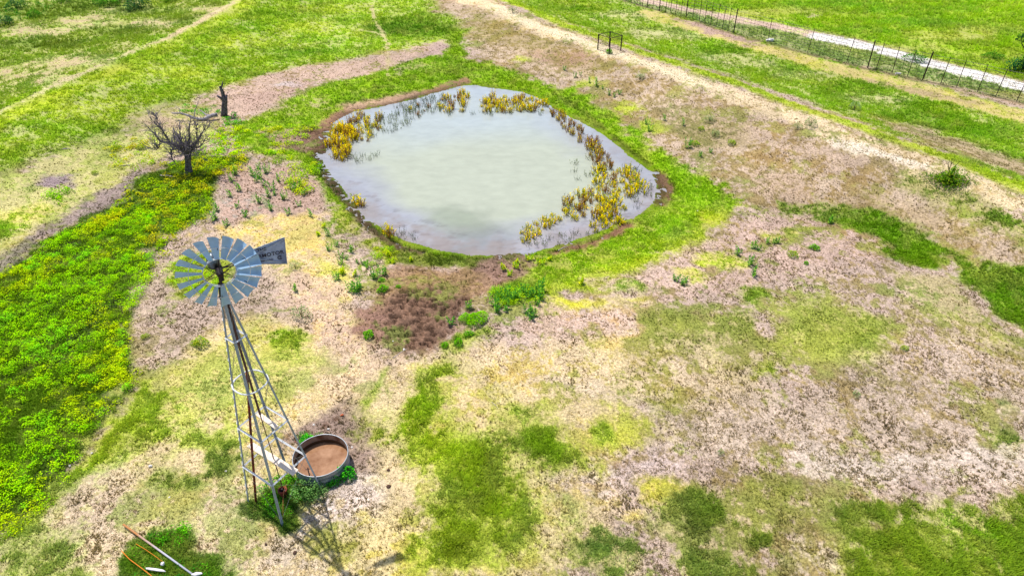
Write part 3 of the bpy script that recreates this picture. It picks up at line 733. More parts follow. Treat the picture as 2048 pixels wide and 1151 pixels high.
def blades(name, P, z, cols, hgt, wid, nb, lean, label, cat):
    n = len(P)
    az = rng.random((n, nb)) * 2 * math.pi
    hh = hgt[:, None] * (.55 + .8 * rng.random((n, nb)))
    ln = lean * hh * (.3 + rng.random((n, nb)))
    off = rng.random((n, nb)) * hgt[:, None] * .45
    bx = P[:, 0, None] + np.cos(az) * off; by = P[:, 1, None] + np.sin(az) * off
    tx = bx + np.cos(az) * ln; ty = by + np.sin(az) * ln
    w = wid[:, None] * (.6 + .8 * rng.random((n, nb)))
    pa = az + math.pi / 2 + (rng.random((n, nb)) - .5)
    dx = np.cos(pa) * w; dy = np.sin(pa) * w
    z0 = np.repeat(z[:, None], nb, 1) - .02
    V = np.stack([np.stack([bx - dx, by - dy, z0], -1), np.stack([bx + dx, by + dy, z0], -1), np.stack([tx, ty, z0 + .02 + hh], -1)], 2).reshape(-1, 3)
    C = np.repeat(cols, nb, 0)
    C = jitter(C, len(C), .22, .1)
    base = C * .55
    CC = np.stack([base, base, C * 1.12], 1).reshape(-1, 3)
    T = np.arange(len(V)).reshape(-1, 3)
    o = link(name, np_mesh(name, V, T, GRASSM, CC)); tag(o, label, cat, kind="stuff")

def scatter_view(n, ylim=130):
    px = rng.random(n) * 2400 - 176; py = rng.random(n) * 1310 - 70
    u = (px - 1024) / F; v = (py - 575.5) / F
    t = -H / (-st - v * ct)
    Q = np.column_stack([u * t, (ct - v * st) * t])
    return Q[(Q[:, 1] < ylim) & (Q[:, 1] > 8)]
def scatter(n, rmin, rmax, half=42, p=1.0):
    u = rng.random(n)
    if p == 1.0: r = rmin * (rmax / rmin) ** u
    else: r = (rmin ** p + u * (rmax ** p - rmin ** p)) ** (1 / p)
    a_ = np.radians((rng.random(n) * 2 - 1) * half)
    return np.column_stack([r * np.sin(a_), r * np.cos(a_)])

P = scatter_view(620000)
c, m, am, md, gr = paint(P)
sdp = poly_sd(P, POND, 2)
lum = gr @ np.array([.2, .7, .1])
green = gr[:, 1] / (gr[:, 0] + 1e-4)
isg = ss(1.05, 1.35, green)
keep = (rng.random(len(P)) < (m * (.25 + .75 * isg) * .9)) & (sdp < -.15)
P1 = P[keep]; g1 = gr[keep]; am1 = am[keep]; ig = isg[keep]
r_ = np.hypot(P1[:, 0], P1[:, 1])
hg = (.05 + .075 * am1 * ig) * (.7 + .6 * rng.random(len(P1))) * (1 + ss(35, 110, r_) * 1.8)
wd = .010 + .00042 * r_
mixw = (.45 + .35 * rng.random((len(P1), 1)))
cc = g1 * mixw + c[keep] * (1 - mixw)
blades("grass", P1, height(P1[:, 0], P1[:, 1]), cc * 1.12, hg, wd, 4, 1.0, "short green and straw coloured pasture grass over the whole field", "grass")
# dry low tufts on the bare soil
P = scatter_view(420000, 80)
c, m, am, md, gr = paint(P)
sdp = poly_sd(P, POND, 2)
rb_ = ss(2.5, 1.75, c[:, 0] / (c[:, 2] + 1e-4)) * .72 + .28
sp = .68 * fbm(P[:, 0], P[:, 1], .2, 2, 401) + .32 * fbm(P[:, 0], P[:, 1], 1.6, 3, 403)
keep = (rng.random(len(P)) < (1 - m) * ss(.34, .58, sp) * .85 * rb_ * (1 - md)) & (sdp < -.2)
P2 = P[keep]; c2 = c[keep]
dk = rng.random((len(P2), 1))
r_ = np.hypot(P2[:, 0], P2[:, 1])
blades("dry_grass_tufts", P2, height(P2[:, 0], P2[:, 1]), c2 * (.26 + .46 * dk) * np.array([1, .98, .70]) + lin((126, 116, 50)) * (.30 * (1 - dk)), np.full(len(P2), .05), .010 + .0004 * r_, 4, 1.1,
       "short brown dried grass tufts on the bare pinkish soil", "dry grass")

# ------------------------------------------------------------------ leafy weeds (stuff)
def leaf_cloud(P, z, rad_, hgt, n_leaf, cols, size, yel=.0):
    n = len(P)
    a_ = rng.random((n, n_leaf)) * 2 * math.pi
    u = np.sqrt(rng.random((n, n_leaf)))
    hh = rng.random((n, n_leaf)) ** .7
    rr_ = rad_[:, None] * u * (.45 + .6 * np.sqrt(1 - hh * .9))
    cx = P[:, 0, None] + np.cos(a_) * rr_; cy = P[:, 1, None] + np.sin(a_) * rr_
    cz = z[:, None] + hgt[:, None] * hh * (1 - .5 * u * u) + .02
    s = size * (.6 + .8 * rng.random((n, n_leaf)))
    d1 = rng.normal(size=(n, n_leaf, 3)); d1[..., 2] = d1[..., 2] * .5 + .35; d1 /= np.linalg.norm(d1, axis=-1, keepdims=True)
    d2 = rng.normal(size=(n, n_leaf, 3)); d2[..., 2] *= .45
    d2 -= d1 * (d1 * d2).sum(-1, keepdims=True); d2 /= np.linalg.norm(d2, axis=-1, keepdims=True)
    C0 = np.stack([cx, cy, cz], -1)
    s = s[..., None]
    V = np.stack([C0 - d1 * s, C0 + d2 * s * .5, C0 + d1 * s, C0 - d2 * s * .5], 2).reshape(-1, 3)
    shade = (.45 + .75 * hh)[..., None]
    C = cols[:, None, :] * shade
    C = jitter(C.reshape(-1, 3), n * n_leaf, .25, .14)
    CC = np.repeat(C, 4, 0)
    T = np.arange(len(V)).reshape(-1, 4)
    return V, T, CC
WEEDS = [  # polygon, density, tint, height
    ([(-400, 780), (-200, 640), (0, 555), (40, 530), (90, 490), (170, 450), (240, 410), (310, 430), (300, 500), (290, 590), (262, 650), (258, 700), (280, 755), (240, 820), (190, 872), (140, 940), (100, 1000), (50, 1040), (0, 1075), (-300, 1220)], 1.0, 0, .26),
    ([(170, 450), (240, 400), (290, 350), (330, 330), (400, 300), (440, 310), (500, 318), (480, 345), (440, 352), (436, 400), (425, 440), (360, 462), (330, 500), (312, 530), (295, 580), (270, 480)], 1.0, 1, .27),
    ([(400, 300), (440, 255), (500, 250), (510, 300), (440, 312)], 1.0, 0, .24),
    ([(560, 345), (600, 330), (632, 335), (640, 360), (610, 400), (575, 385)], 1.2, 3, .34),
    ([(530, 305), (570, 295), (600, 320), (560, 330)], 1.1, 0, .24),
    ([(500, 270), (600, 240), (640, 245), (600, 290), (530, 296)], .8, 3, .22),
    ([(655, 540), (700, 525), (705, 545), (670, 560)], .5, 3, .22),
    ([(735, 500), (795, 495), (800, 520), (760, 540), (740, 530)], .55, 3, .25),
    ([(220, 290), (330, 270), (310, 330), (240, 350), (220, 330)], .5, 1, .25),
    ([(80, 395), (130, 370), (150, 385), (110, 415)], 1.0, 0, .32),
    ([(980, 575), (1060, 570), (1090, 600), (1010, 612), (975, 600)], 1.3, 3, .3),
    ([(500, 1005), (555, 960), (600, 945), (640, 968), (625, 1000), (600, 1015), (590, 1045), (550, 1040), (495, 1025)], .75, 2, .2),
    ([(300, 1075), (330, 1058), (375, 1052), (395, 1075), (380, 1098), (330, 1100)], .9, 2, .26),
    ([(245, 1110), (290, 1085), (300, 1110), (420, 1120), (470, 1160), (270, 1200)], .3, 2, .14),
    ([(430, 235), (470, 228), (490, 250), (450, 262)], .8, 2, .25),
    ([(350, 205), (430, 215), (450, 232), (380, 236)], .35, 2, .2),
    ([(200, 690), (280, 715), (285, 760), (250, 790), (200, 760)], .6, 0, .26),
    ([(590, 872), (640, 862), (655, 875), (610, 892)], .6, 2, .16),
    ([(655, 965), (700, 935), (712, 940), (700, 955), (670, 968)], 1.0, 2, .28),
    ([(335, 535), (380, 505), (440, 500), (462, 540), (455, 575), (400, 592), (355, 590)], .75, 3, .2),
    ([(1870, 340), (1930, 345), (1925, 368), (1880, 368)], .9, 2, .35),
    ([(0, 0), (120, 0), (100, 30), (0, 50)], .25, 2, .5),
]
GR = [lin((154, 200, 14)), lin((182, 198, 16)), lin((100, 148, 16)), lin((128, 196, 28))]
AM = [lin((158, 186, 16)), lin((180, 180, 20)), lin((120, 164, 18)), lin((172, 160, 34))]
G2 = [lin((50, 130, 30)), lin((90, 164, 20)), lin((34, 96, 24)), lin((110, 176, 24))]
Y3 = [lin((164, 194, 24)), lin((184, 190, 26)), lin((104, 160, 30)), lin((140, 184, 26))]
PAL = [GR, AM, G2, Y3]
VV, TT, CCs, off = [], [], [], 0
for pts, dens, tint, hg in WEEDS:
    pw = _cv(pts)
    lo = pw.min(0); hi = pw.max(0); lo = np.maximum(lo, [-60, 8]); hi = np.minimum(hi, [60, 130])
    ar = (hi[0] - lo[0]) * (hi[1] - lo[1])
    dist = np.hypot(*(pw.mean(0)))
    n = int(ar * dens * (17 if dist < 40 else 8 if dist < 70 else 3))
    q_ = lo + rng.random((n, 2)) * (hi - lo)
    d = poly_sd(q_, pw, 2) + (fbm(q_[:, 0], q_[:, 1], 1.2, 3, 61) - .5) * 1.6
    gap = fbm(q_[:, 0], q_[:, 1], .8, 3, 67)
    k_ = (d > 0) & (np.abs(q_[:, 0]) < q_[:, 1] * 1.1 + 5) & (gap > .36) & (poly_sd(q_, POND, 2) < -.2)
    q_ = q_[k_]; n = len(q_)
    if n == 0: continue
    t = fbm(q_[:, 0], q_[:, 1], 2.0, 3, 81); t2 = fbm(q_[:, 0], q_[:, 1], .7, 3, 83)
    pal = PAL[tint]
    w1_ = ss(.40, .62, t + (rng.random(n) - .5) * .12)[:, None]; cc = pal[0] * (1 - w1_) + pal[1] * w1_
    w2_ = (.8 * ss(.54, .68, t2 + (rng.random(n) - .5) * .1))[:, None]; cc = cc * (1 - w2_) + pal[2] * w2_
    w3_ = (.8 * ss(.42, .30, t2))[:, None]; cc = cc * (1 - w3_) + pal[3] * w3_
    z = height(q_[:, 0], q_[:, 1])
    sc_ = .25 + 1.5 * fbm(q_[:, 0], q_[:, 1], 1.1, 3, 85)
    nl = 40 if dist < 40 else 32
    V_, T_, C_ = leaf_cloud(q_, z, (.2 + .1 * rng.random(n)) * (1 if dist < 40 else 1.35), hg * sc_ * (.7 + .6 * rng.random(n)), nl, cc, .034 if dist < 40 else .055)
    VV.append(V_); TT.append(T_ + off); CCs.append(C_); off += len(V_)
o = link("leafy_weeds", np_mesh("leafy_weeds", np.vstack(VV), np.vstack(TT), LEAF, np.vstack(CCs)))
tag(o, "dense low leafy weeds, bright green to amber, spreading left of the windmill", "weeds", kind="stuff")

# ------------------------------------------------------------------ plant prototypes (single small plants)
def jit(c, v=.2):
    f = 1 + (random.random() - .5) * 2 * v
    return tuple(max(0.002, a_ * f) for a_ in c)
def leaf(mb, c, d, up, L_, w, col):
    c = Vector(c); d = Vector(d).normalized(); s_ = d.cross(Vector(up))
    if s_.length < 1e-3: s_ = d.orthogonal()
    s_.normalize()
    mb.add([c, c + d * L_ * .45 + s_ * w, c + d * L_ - Vector((0, 0, L_ * .15)), c + d * L_ * .45 - s_ * w], [(0, 1, 2, 3)], col)
def broadleaf(h=.5, stems=3, dark=(66, 126, 44), lite=(124, 172, 44), seed=0):
    random.seed(seed); mb = MB()
    for k in range(stems):
        a_ = random.random() * 6.28; hh = h * (.6 + .5 * random.random()); b = Vector((math.cos(a_) * .1, math.sin(a_) * .1, 0)) * (k > 0)
        tip = b + Vector((math.cos(a_) * .1, math.sin(a_) * .1, hh))
        mb.tube([b - Vector((0, 0, .04)), tip], [.008, .004], 4, tuple(lin((70, 100, 40))))
        nl = 16
        for i in range(nl):
            t = (i + .5) / nl; an = i * 2.4 + random.random(); p = b.lerp(tip, t)
            leaf(mb, p, (math.cos(an), math.sin(an), .35 + t), (0, 0, 1), .15 * (1.15 - .6 * t), .035, jit(tuple(lin(dark if random.random() < .6 else lite))))
    return mb
def mound(r, h, n, cols, size, seed=0, stem=(80, 90, 40)):
    random.seed(seed); mb = MB()
    for k in range(10):
        a_ = random.random() * 6.28; u = random.random() * .7
        mb.tube([(0, 0, -.04), (math.cos(a_) * r * u * .6, math.sin(a_) * r * u * .6, h * .5), (math.cos(a_) * r * u, math.sin(a_) * r * u, h * (.95 - .4 * u))], [.01, .007, .003], 4, tuple(lin(stem)))
    for k in range(n):
        a_ = random.random() * 6.28; u = math.sqrt(random.random()); hh = random.random() ** .6
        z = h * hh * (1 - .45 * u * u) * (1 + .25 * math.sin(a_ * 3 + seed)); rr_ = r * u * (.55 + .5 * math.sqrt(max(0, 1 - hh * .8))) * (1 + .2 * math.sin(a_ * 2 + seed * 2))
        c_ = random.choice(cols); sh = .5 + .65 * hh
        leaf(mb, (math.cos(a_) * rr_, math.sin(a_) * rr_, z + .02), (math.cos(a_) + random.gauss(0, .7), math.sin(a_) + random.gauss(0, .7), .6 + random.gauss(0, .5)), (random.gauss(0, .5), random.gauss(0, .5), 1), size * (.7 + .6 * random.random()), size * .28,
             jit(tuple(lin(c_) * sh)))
    return mb
def marsh(h, n, r, cols, seed=0, dark=(104, 82, 54), tops=1.0):
    random.seed(seed); mb = MB(); n = int(n * 1.5)
    for k in range(n):
        a_ = random.random() * 6.28; u = math.sqrt(random.random()) * r * 1.25
        b = Vector((math.cos(a_) * u, math.sin(a_) * u, -.25)); hh = h * (.55 + .6 * random.random())
        tip = b + Vector((random.gauss(0, .13), random.gauss(0, .13), .25 + hh * random.choice((.55, .8, 1, 1.1))))
        mb.tube([b, (b + tip) / 2 + Vector((random.gauss(0, .03), random.gauss(0, .03), 0)), tip + Vector((random.gauss(0, .06), random.gauss(0, .06), 0))], [.011, .008, .004], 4, jit(tuple(lin(dark)), .3), caps=False)
        c_ = random.choice(cols)
        for i in range(int(20 * tops)):
            t = .3 + .7 * random.random() ** .7; p = b.lerp(tip, t); an = random.random() * 6.28
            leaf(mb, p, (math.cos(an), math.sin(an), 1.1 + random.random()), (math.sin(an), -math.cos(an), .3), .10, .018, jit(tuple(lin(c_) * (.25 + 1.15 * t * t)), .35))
    return mb
def mk(mb, name, material=LEAF):
    me = mb.build(name, material).data
    o_ = [o for o in COL.objects if o.data == me][0]
    bpy.data.objects.remove(o_)
    return me
LIMEY = [(170, 200, 20), (120, 180, 20), (200, 190, 20)]
ORG = [(226, 208, 16), (196, 168, 36), (176, 178, 34), (226, 210, 20), (156, 122, 60)]
YLW = [(236, 214, 16), (214, 208, 20), (190, 176, 24), (150, 164, 36)]
BRW = [(150, 104, 60), (120, 90, 50), (170, 130, 40)]
M_broad = [mk(broadleaf(.45, 3, seed=1), "broadleaf_weed"), mk(broadleaf(.55, 4, seed=2), "broadleaf_weed"), mk(broadleaf(.34, 2, (60, 110, 44), (110, 160, 44), seed=3), "broadleaf_weed")]
M_yel = [mk(broadleaf(.4, 3, (150, 180, 20), (200, 200, 30), seed=4), "yellow_weed"), mk(broadleaf(.3, 3, (170, 180, 20), (130, 170, 30), seed=5), "yellow_weed")]
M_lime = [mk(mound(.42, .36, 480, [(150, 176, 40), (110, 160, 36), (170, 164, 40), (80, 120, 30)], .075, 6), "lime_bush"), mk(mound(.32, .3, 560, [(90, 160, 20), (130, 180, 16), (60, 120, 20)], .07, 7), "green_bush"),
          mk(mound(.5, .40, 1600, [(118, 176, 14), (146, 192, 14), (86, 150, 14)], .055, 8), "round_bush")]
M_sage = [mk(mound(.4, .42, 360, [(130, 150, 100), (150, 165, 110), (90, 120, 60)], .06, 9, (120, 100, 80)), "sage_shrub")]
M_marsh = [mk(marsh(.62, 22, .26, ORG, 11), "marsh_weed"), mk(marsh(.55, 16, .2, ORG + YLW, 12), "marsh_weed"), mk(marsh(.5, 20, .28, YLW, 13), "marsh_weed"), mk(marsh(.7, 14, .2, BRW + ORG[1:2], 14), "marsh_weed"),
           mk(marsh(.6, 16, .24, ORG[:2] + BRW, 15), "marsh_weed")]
M_reed = [mk(marsh(.45, 7, .22, [(90, 110, 50), (120, 130, 50)], 16, (60, 66, 56), .35), "thin_reed"), mk(marsh(.38, 6, .25, [(80, 100, 60)], 17, (56, 60, 60), .3), "thin_reed"), mk(marsh(.5, 9, .3, [(110, 120, 60), (90, 110, 40)], 18, (70, 70, 60), .3), "thin_reed")]

def place(name, me, px, py, s, label, cat, group=None, z=None, rz=None):
    p = at(px, py) if z is None else at_z(px, py, z)
    s *= 1.35 if name in ("broadleaf_weed", "yellow_weed") else 1.0
    o = link(name, me, None, tuple(p)); o.scale = (s, s, s * random.uniform(.9, 1.15)); o.rotation_euler = (0, 0, random.random() * 6.28 if rz is None else rz)
    return tag(o, label, cat, group)

random.seed(21)
def fill(poly_px, n, mind):
    """random spread of pixels in a polygon, kept apart in the place"""
    pl = np.array(poly_px, float); out = []; pts = []
    tries = 0
    while len(out) < n and tries < n * 60:
        tries += 1
        p = pl.min(0) + np.random.default_rng(tries * 7 + n).random(2) * (pl.max(0) - pl.min(0))
        if not inside(p[None], pl)[0]: continue
        w = at_z(p[0], p[1], WZ)[:2]
        if any((w[0] - a_[0]) ** 2 + (w[1] - a_[1]) ** 2 < mind * mind for a_ in pts): continue
        out.append(tuple(p)); pts.append(w)
    return out
ZONES = [
    ([(655, 285), (672, 262), (700, 255), (712, 280), (700, 300), (690, 325), (668, 322), (655, 305)], 30, .40, [0, 0, 1, 4], 1.05, "orange and yellow marsh weed in the thick clump at the left edge of the pond", "orange marsh weeds at the pond's left edge"),
    ([(676, 260), (722, 235), (765, 235), (760, 262), (735, 285), (705, 280)], 32, .45, [1, 2, 4, 3], .9, "yellow brown marsh weed thinning out behind the left clump in the pond", "yellow brown marsh weeds behind the left clump"),
    ([(880, 212), (905, 190), (935, 190), (940, 215), (920, 228), (880, 226)], 14, .7, [1, 0, 3], .95, "golden marsh weed in the water near the pond's far tip", "golden marsh weeds near the far tip"),
    ([(800, 225), (850, 205), (885, 200), (885, 220), (830, 235)], 8, .8, [1, 3], .6, "small sparse yellowish marsh weed among the grey reeds at upper left of the pond", "sparse marsh weeds among the grey reeds"),
    ([(950, 222), (985, 195), (1060, 195), (1095, 215), (1085, 225), (960, 228)], 44, .45, [0, 1, 2, 4], .9, "orange yellow marsh weed in the long band along the far shore", "marsh weeds along the far shore"),
    ([(1095, 222), (1130, 232), (1165, 258), (1175, 285), (1155, 285), (1120, 250)], 20, .55, [3, 1, 4], .85, "rusty orange marsh weed in the narrow line on the pond's upper right", "rusty marsh weeds on the upper right"),
    ([(1170, 280), (1200, 290), (1225, 330), (1200, 345), (1180, 320)], 18, .5, [3, 3, 4], 1.0, "tall reddish brown marsh weed above the big right hand clump", "tall brown marsh weeds above the right clump"),
    ([(1195, 350), (1215, 335), (1250, 340), (1275, 358), (1282, 385), (1262, 398), (1230, 400), (1195, 380)], 28, .6, [0, 2, 1, 3], 1.05, "bright yellow marsh weed in the big clump near the right shore", "yellow marsh weeds in the big right clump"),
    ([(1140, 400), (1180, 385), (1230, 405), (1250, 420), (1230, 440), (1180, 440), (1145, 440), (1120, 430)], 34, .55, [3, 1, 4, 2], .95, "brown stemmed yellow topped marsh weed on the clump's near side", "brown and yellow marsh weeds nearer the camera"),
    ([(1035, 475), (1055, 450), (1085, 440), (1110, 428), (1118, 445), (1085, 465), (1050, 485)], 15, .5, [2, 2, 1], .85, "yellow marsh weed in the lower tongue reaching into open water", "yellow marsh weeds in the lower tongue"),
    ([(1170, 455), (1210, 440), (1240, 445), (1225, 462), (1180, 468)], 9, .6, [2, 2, 1], .75, "small yellow marsh weed in the muddy shallows beside the green bank", "yellow marsh weeds in the muddy shallows"),
]
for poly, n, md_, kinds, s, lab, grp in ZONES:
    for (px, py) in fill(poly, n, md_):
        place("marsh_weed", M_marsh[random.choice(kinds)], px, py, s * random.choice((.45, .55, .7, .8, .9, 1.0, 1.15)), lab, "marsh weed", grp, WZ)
for (px, py, s, k, lab) in [(714, 408, 1.2, 1, "lone orange marsh weed clump at the pond's near left edge"), (722, 413, .8, 4, "small brown marsh weed beside the lone orange clump at near left"),
                            (773, 465, 1.0, 2, "yellow marsh weed standing alone off the near left mud bank"), (782, 476, .9, 3, "brown marsh weed in front of the lone yellow one by the mud bank"),
                            (1240, 448, .9, 2, "yellow marsh weed right at the green bank's edge")]:
    place("marsh_weed", M_marsh[k], px, py, s, lab, "marsh weed", None, WZ)
RZ = [([(760, 235), (820, 215), (860, 222), (800, 262), (745, 280), (735, 262)], 26, .5, "thin dark reed standing in open water beyond the left clump", "thin reeds beyond the left clump"),
      ([(780, 222), (830, 200), (890, 190), (900, 218), (870, 228), (800, 232)], 34, .5, "thin grey green reed in the pale water below the far left bank", "thin reeds below the far left bank"),
      ([(900, 222), (1090, 222), (1095, 232), (900, 232)], 10, .8, "thin dark reed in front of the far shore's orange weeds", "thin reeds before the far shore weeds"),
      ([(1050, 490), (1130, 470), (1200, 465), (1150, 485), (1080, 497)], 10, .6, "low dark reed stubble in the muddy shallows at the near right", "reed stubble in the shallows"),
      ([(1130, 330), (1190, 300), (1195, 380), (1120, 415), (1105, 405), (1160, 370)], 10, .9, "thin dark reed on the open water side of the right clump", "thin reeds on the open water side"),
      ([(1240, 330), (1290, 350), (1300, 390), (1270, 420), (1280, 380)], 10, .7, "thin dark reed between the right clump and the muddy shore", "thin reeds by the right shore"),
      ([(705, 315), (750, 310), (750, 325), (715, 325)], 5, .7, "low dark water plant floating off the left clump", "low plants off the left clump"),
      ([(795, 470), (830, 470), (835, 488), (800, 485)], 4, .5, "thin reed off the near mud bank under the yellow weed", "thin reeds off the near mud bank")]
for poly, n, md_, lab, grp in RZ:
    for (px, py) in fill(poly, n, md_):
        place("thin_reed", random.choice(M_reed), px, py, random.uniform(.6, 1.0), lab, "reed", grp, WZ)
# broadleaf weeds, each picked from the photo
z1 = [(508, 350), (518, 338), (514, 362), (535, 345), (560, 362), (464, 362), (462, 392), (517, 405), (540, 392), (541, 420), (570, 398), (600, 412), (624, 432), (579, 428), (430, 440), (455, 450), (474, 415), (480, 380), (490, 432), (529, 372), (547, 378), (598, 375), (610, 388), (585, 380), (468, 350), (521, 356), (549, 390), (437, 420)]
for px, py in z1: place("broadleaf_weed", random.choice(M_broad), px, py, random.uniform(.7, 1.1), "dark green upright weed on the bare ground between the dead tree and the pond", "weed", "upright weeds between dead tree and pond")
z2 = [(672, 492), (684, 515), (693, 520), (714, 525), (727, 530), (681, 528), (657, 470), (673, 560), (588, 582), (660, 500), (700, 505), (735, 535)]
for px, py in z2: place("broadleaf_weed", random.choice(M_broad), px, py, random.uniform(.5, .75), "slender green weed on the pink soil between the windmill vane and the pond", "weed", "slender weeds right of the vane")
z3 = [(702, 580), (709, 585), (718, 575), (751, 555), (765, 550)]
for px, py in z3: place("broadleaf_weed", M_broad[1], px, py, .85, "deep green leafy weed on the bank left of the trampled mud", "weed", "weeds left of the trampled mud")
z4 = [(988, 612), (1000, 598), (1013, 608), (1022, 600), (1010, 590), (1035, 598), (1083, 585), (1074, 592), (1045, 590), (1058, 596), (992, 622), (1078, 600)]
for px, py in z4: place("broadleaf_weed", random.choice(M_broad[:2]), px, py, random.uniform(.8, 1.1), "tall blue green leafy weed in the patch at the green bank's tip", "weed", "leafy weeds at the green bank's tip")
z5 = [(1053, 628), (1062, 620), (1068, 632), (1075, 610), (1062, 638), (1012, 621), (905, 648), (938, 618)]
for px, py in z5: place("broadleaf_weed", random.choice(M_broad), px, py, random.uniform(.7, 1.0), "dark green weed standing on bare soil just below the leafy patch", "weed", "weeds below the leafy patch")
z6 = [(1367, 568), (1372, 562), (1476, 508), (1482, 505), (1508, 498), (1518, 500), (1535, 486), (1549, 486), (1556, 487), (1663, 447), (1350, 560), (1500, 530), (1508, 552)]
for px, py in z6: place("broadleaf_weed", random.choice(M_broad), px, py, random.uniform(.5, .9), "small dark green weed on the pinkish ground right of the pond", "weed", "small dark weeds right of the pond")
z7 = [(640, 470), (645, 455), (690, 548), (680, 545), (706, 552), (780, 510), (785, 525), (823, 520), (1010, 540), (1018, 550), (1030, 535), (1035, 525), (1058, 520), (1096, 520), (1160, 570), (1082, 528)]
for px, py in z7: place("yellow_weed", random.choice(M_yel), px, py, random.uniform(.7, 1.0), "yellow green weed growing along the near edge of the pond bank", "weed", "yellow weeds along the near bank")
z8 = [(1180, 165), (1195, 172), (1205, 178), (1150, 155), (1218, 190), (1228, 194), (1238, 188), (1160, 150), (1128, 140), (1300, 262), (1330, 240), (1295, 248), (1368, 250), (1375, 296), (1420, 305), (1400, 312)]
for px, py in z8: place("broadleaf_weed", random.choice(M_broad), px, py, random.uniform(.6, 1.0), "dusty green weed on the brown slope between the pond's green ring and the ridge track", "weed", "weeds on the slope behind the pond")
# single bushes
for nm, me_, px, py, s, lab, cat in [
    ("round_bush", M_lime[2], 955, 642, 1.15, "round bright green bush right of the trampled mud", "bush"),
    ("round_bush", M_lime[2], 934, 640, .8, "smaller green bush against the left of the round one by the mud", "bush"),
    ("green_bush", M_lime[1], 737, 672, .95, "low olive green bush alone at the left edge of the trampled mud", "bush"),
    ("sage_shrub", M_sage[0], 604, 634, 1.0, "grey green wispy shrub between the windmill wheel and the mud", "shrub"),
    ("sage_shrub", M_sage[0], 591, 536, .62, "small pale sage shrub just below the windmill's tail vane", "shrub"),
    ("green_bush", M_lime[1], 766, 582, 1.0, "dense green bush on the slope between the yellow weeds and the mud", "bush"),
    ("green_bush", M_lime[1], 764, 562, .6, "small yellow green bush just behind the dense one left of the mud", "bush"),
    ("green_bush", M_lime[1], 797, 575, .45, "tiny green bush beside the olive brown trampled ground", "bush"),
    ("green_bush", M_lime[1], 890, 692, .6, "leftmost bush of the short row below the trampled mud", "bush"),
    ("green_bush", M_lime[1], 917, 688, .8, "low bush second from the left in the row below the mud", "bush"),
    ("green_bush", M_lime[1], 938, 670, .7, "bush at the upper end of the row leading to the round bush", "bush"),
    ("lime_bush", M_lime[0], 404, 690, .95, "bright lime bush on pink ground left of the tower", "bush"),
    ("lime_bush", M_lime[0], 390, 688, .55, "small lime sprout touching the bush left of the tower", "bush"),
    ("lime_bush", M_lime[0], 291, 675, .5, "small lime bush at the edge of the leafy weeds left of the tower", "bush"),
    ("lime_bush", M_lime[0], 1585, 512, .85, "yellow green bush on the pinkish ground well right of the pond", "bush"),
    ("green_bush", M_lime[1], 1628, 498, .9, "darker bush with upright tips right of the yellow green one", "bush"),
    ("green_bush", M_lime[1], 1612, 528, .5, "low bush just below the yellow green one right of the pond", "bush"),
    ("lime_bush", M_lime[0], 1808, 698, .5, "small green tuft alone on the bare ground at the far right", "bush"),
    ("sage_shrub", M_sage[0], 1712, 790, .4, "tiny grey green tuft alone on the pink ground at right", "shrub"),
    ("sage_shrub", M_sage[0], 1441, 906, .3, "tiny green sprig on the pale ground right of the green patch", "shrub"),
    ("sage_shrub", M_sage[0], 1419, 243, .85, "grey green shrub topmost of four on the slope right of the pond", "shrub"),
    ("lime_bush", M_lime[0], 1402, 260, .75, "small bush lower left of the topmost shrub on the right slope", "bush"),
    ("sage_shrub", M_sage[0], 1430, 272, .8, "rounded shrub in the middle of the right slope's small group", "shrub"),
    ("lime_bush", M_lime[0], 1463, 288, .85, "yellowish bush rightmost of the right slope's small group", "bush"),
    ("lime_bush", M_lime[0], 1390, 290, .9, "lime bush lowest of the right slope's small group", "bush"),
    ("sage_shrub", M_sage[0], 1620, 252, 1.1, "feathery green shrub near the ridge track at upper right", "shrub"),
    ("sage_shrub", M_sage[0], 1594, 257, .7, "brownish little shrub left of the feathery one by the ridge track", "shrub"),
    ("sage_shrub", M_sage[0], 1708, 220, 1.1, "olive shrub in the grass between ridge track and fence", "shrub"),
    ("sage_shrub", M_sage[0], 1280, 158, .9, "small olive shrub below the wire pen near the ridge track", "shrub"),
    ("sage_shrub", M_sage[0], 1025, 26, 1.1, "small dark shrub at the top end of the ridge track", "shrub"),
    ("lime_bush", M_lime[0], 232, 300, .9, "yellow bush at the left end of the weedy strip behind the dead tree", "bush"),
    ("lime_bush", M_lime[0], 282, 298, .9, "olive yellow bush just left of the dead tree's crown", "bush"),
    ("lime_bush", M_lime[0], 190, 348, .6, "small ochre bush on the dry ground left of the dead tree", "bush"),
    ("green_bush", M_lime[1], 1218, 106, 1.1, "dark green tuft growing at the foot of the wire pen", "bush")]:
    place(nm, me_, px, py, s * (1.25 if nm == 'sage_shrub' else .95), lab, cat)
M_dark = [mk(mound(.9, .8, 520, [(50, 96, 50), (40, 80, 50), (80, 120, 50)], .16, 30), "dark_shrub"), mk(mound(.9, .7, 520, [(90, 140, 30), (60, 110, 30)], .15, 31), "dark_shrub")]
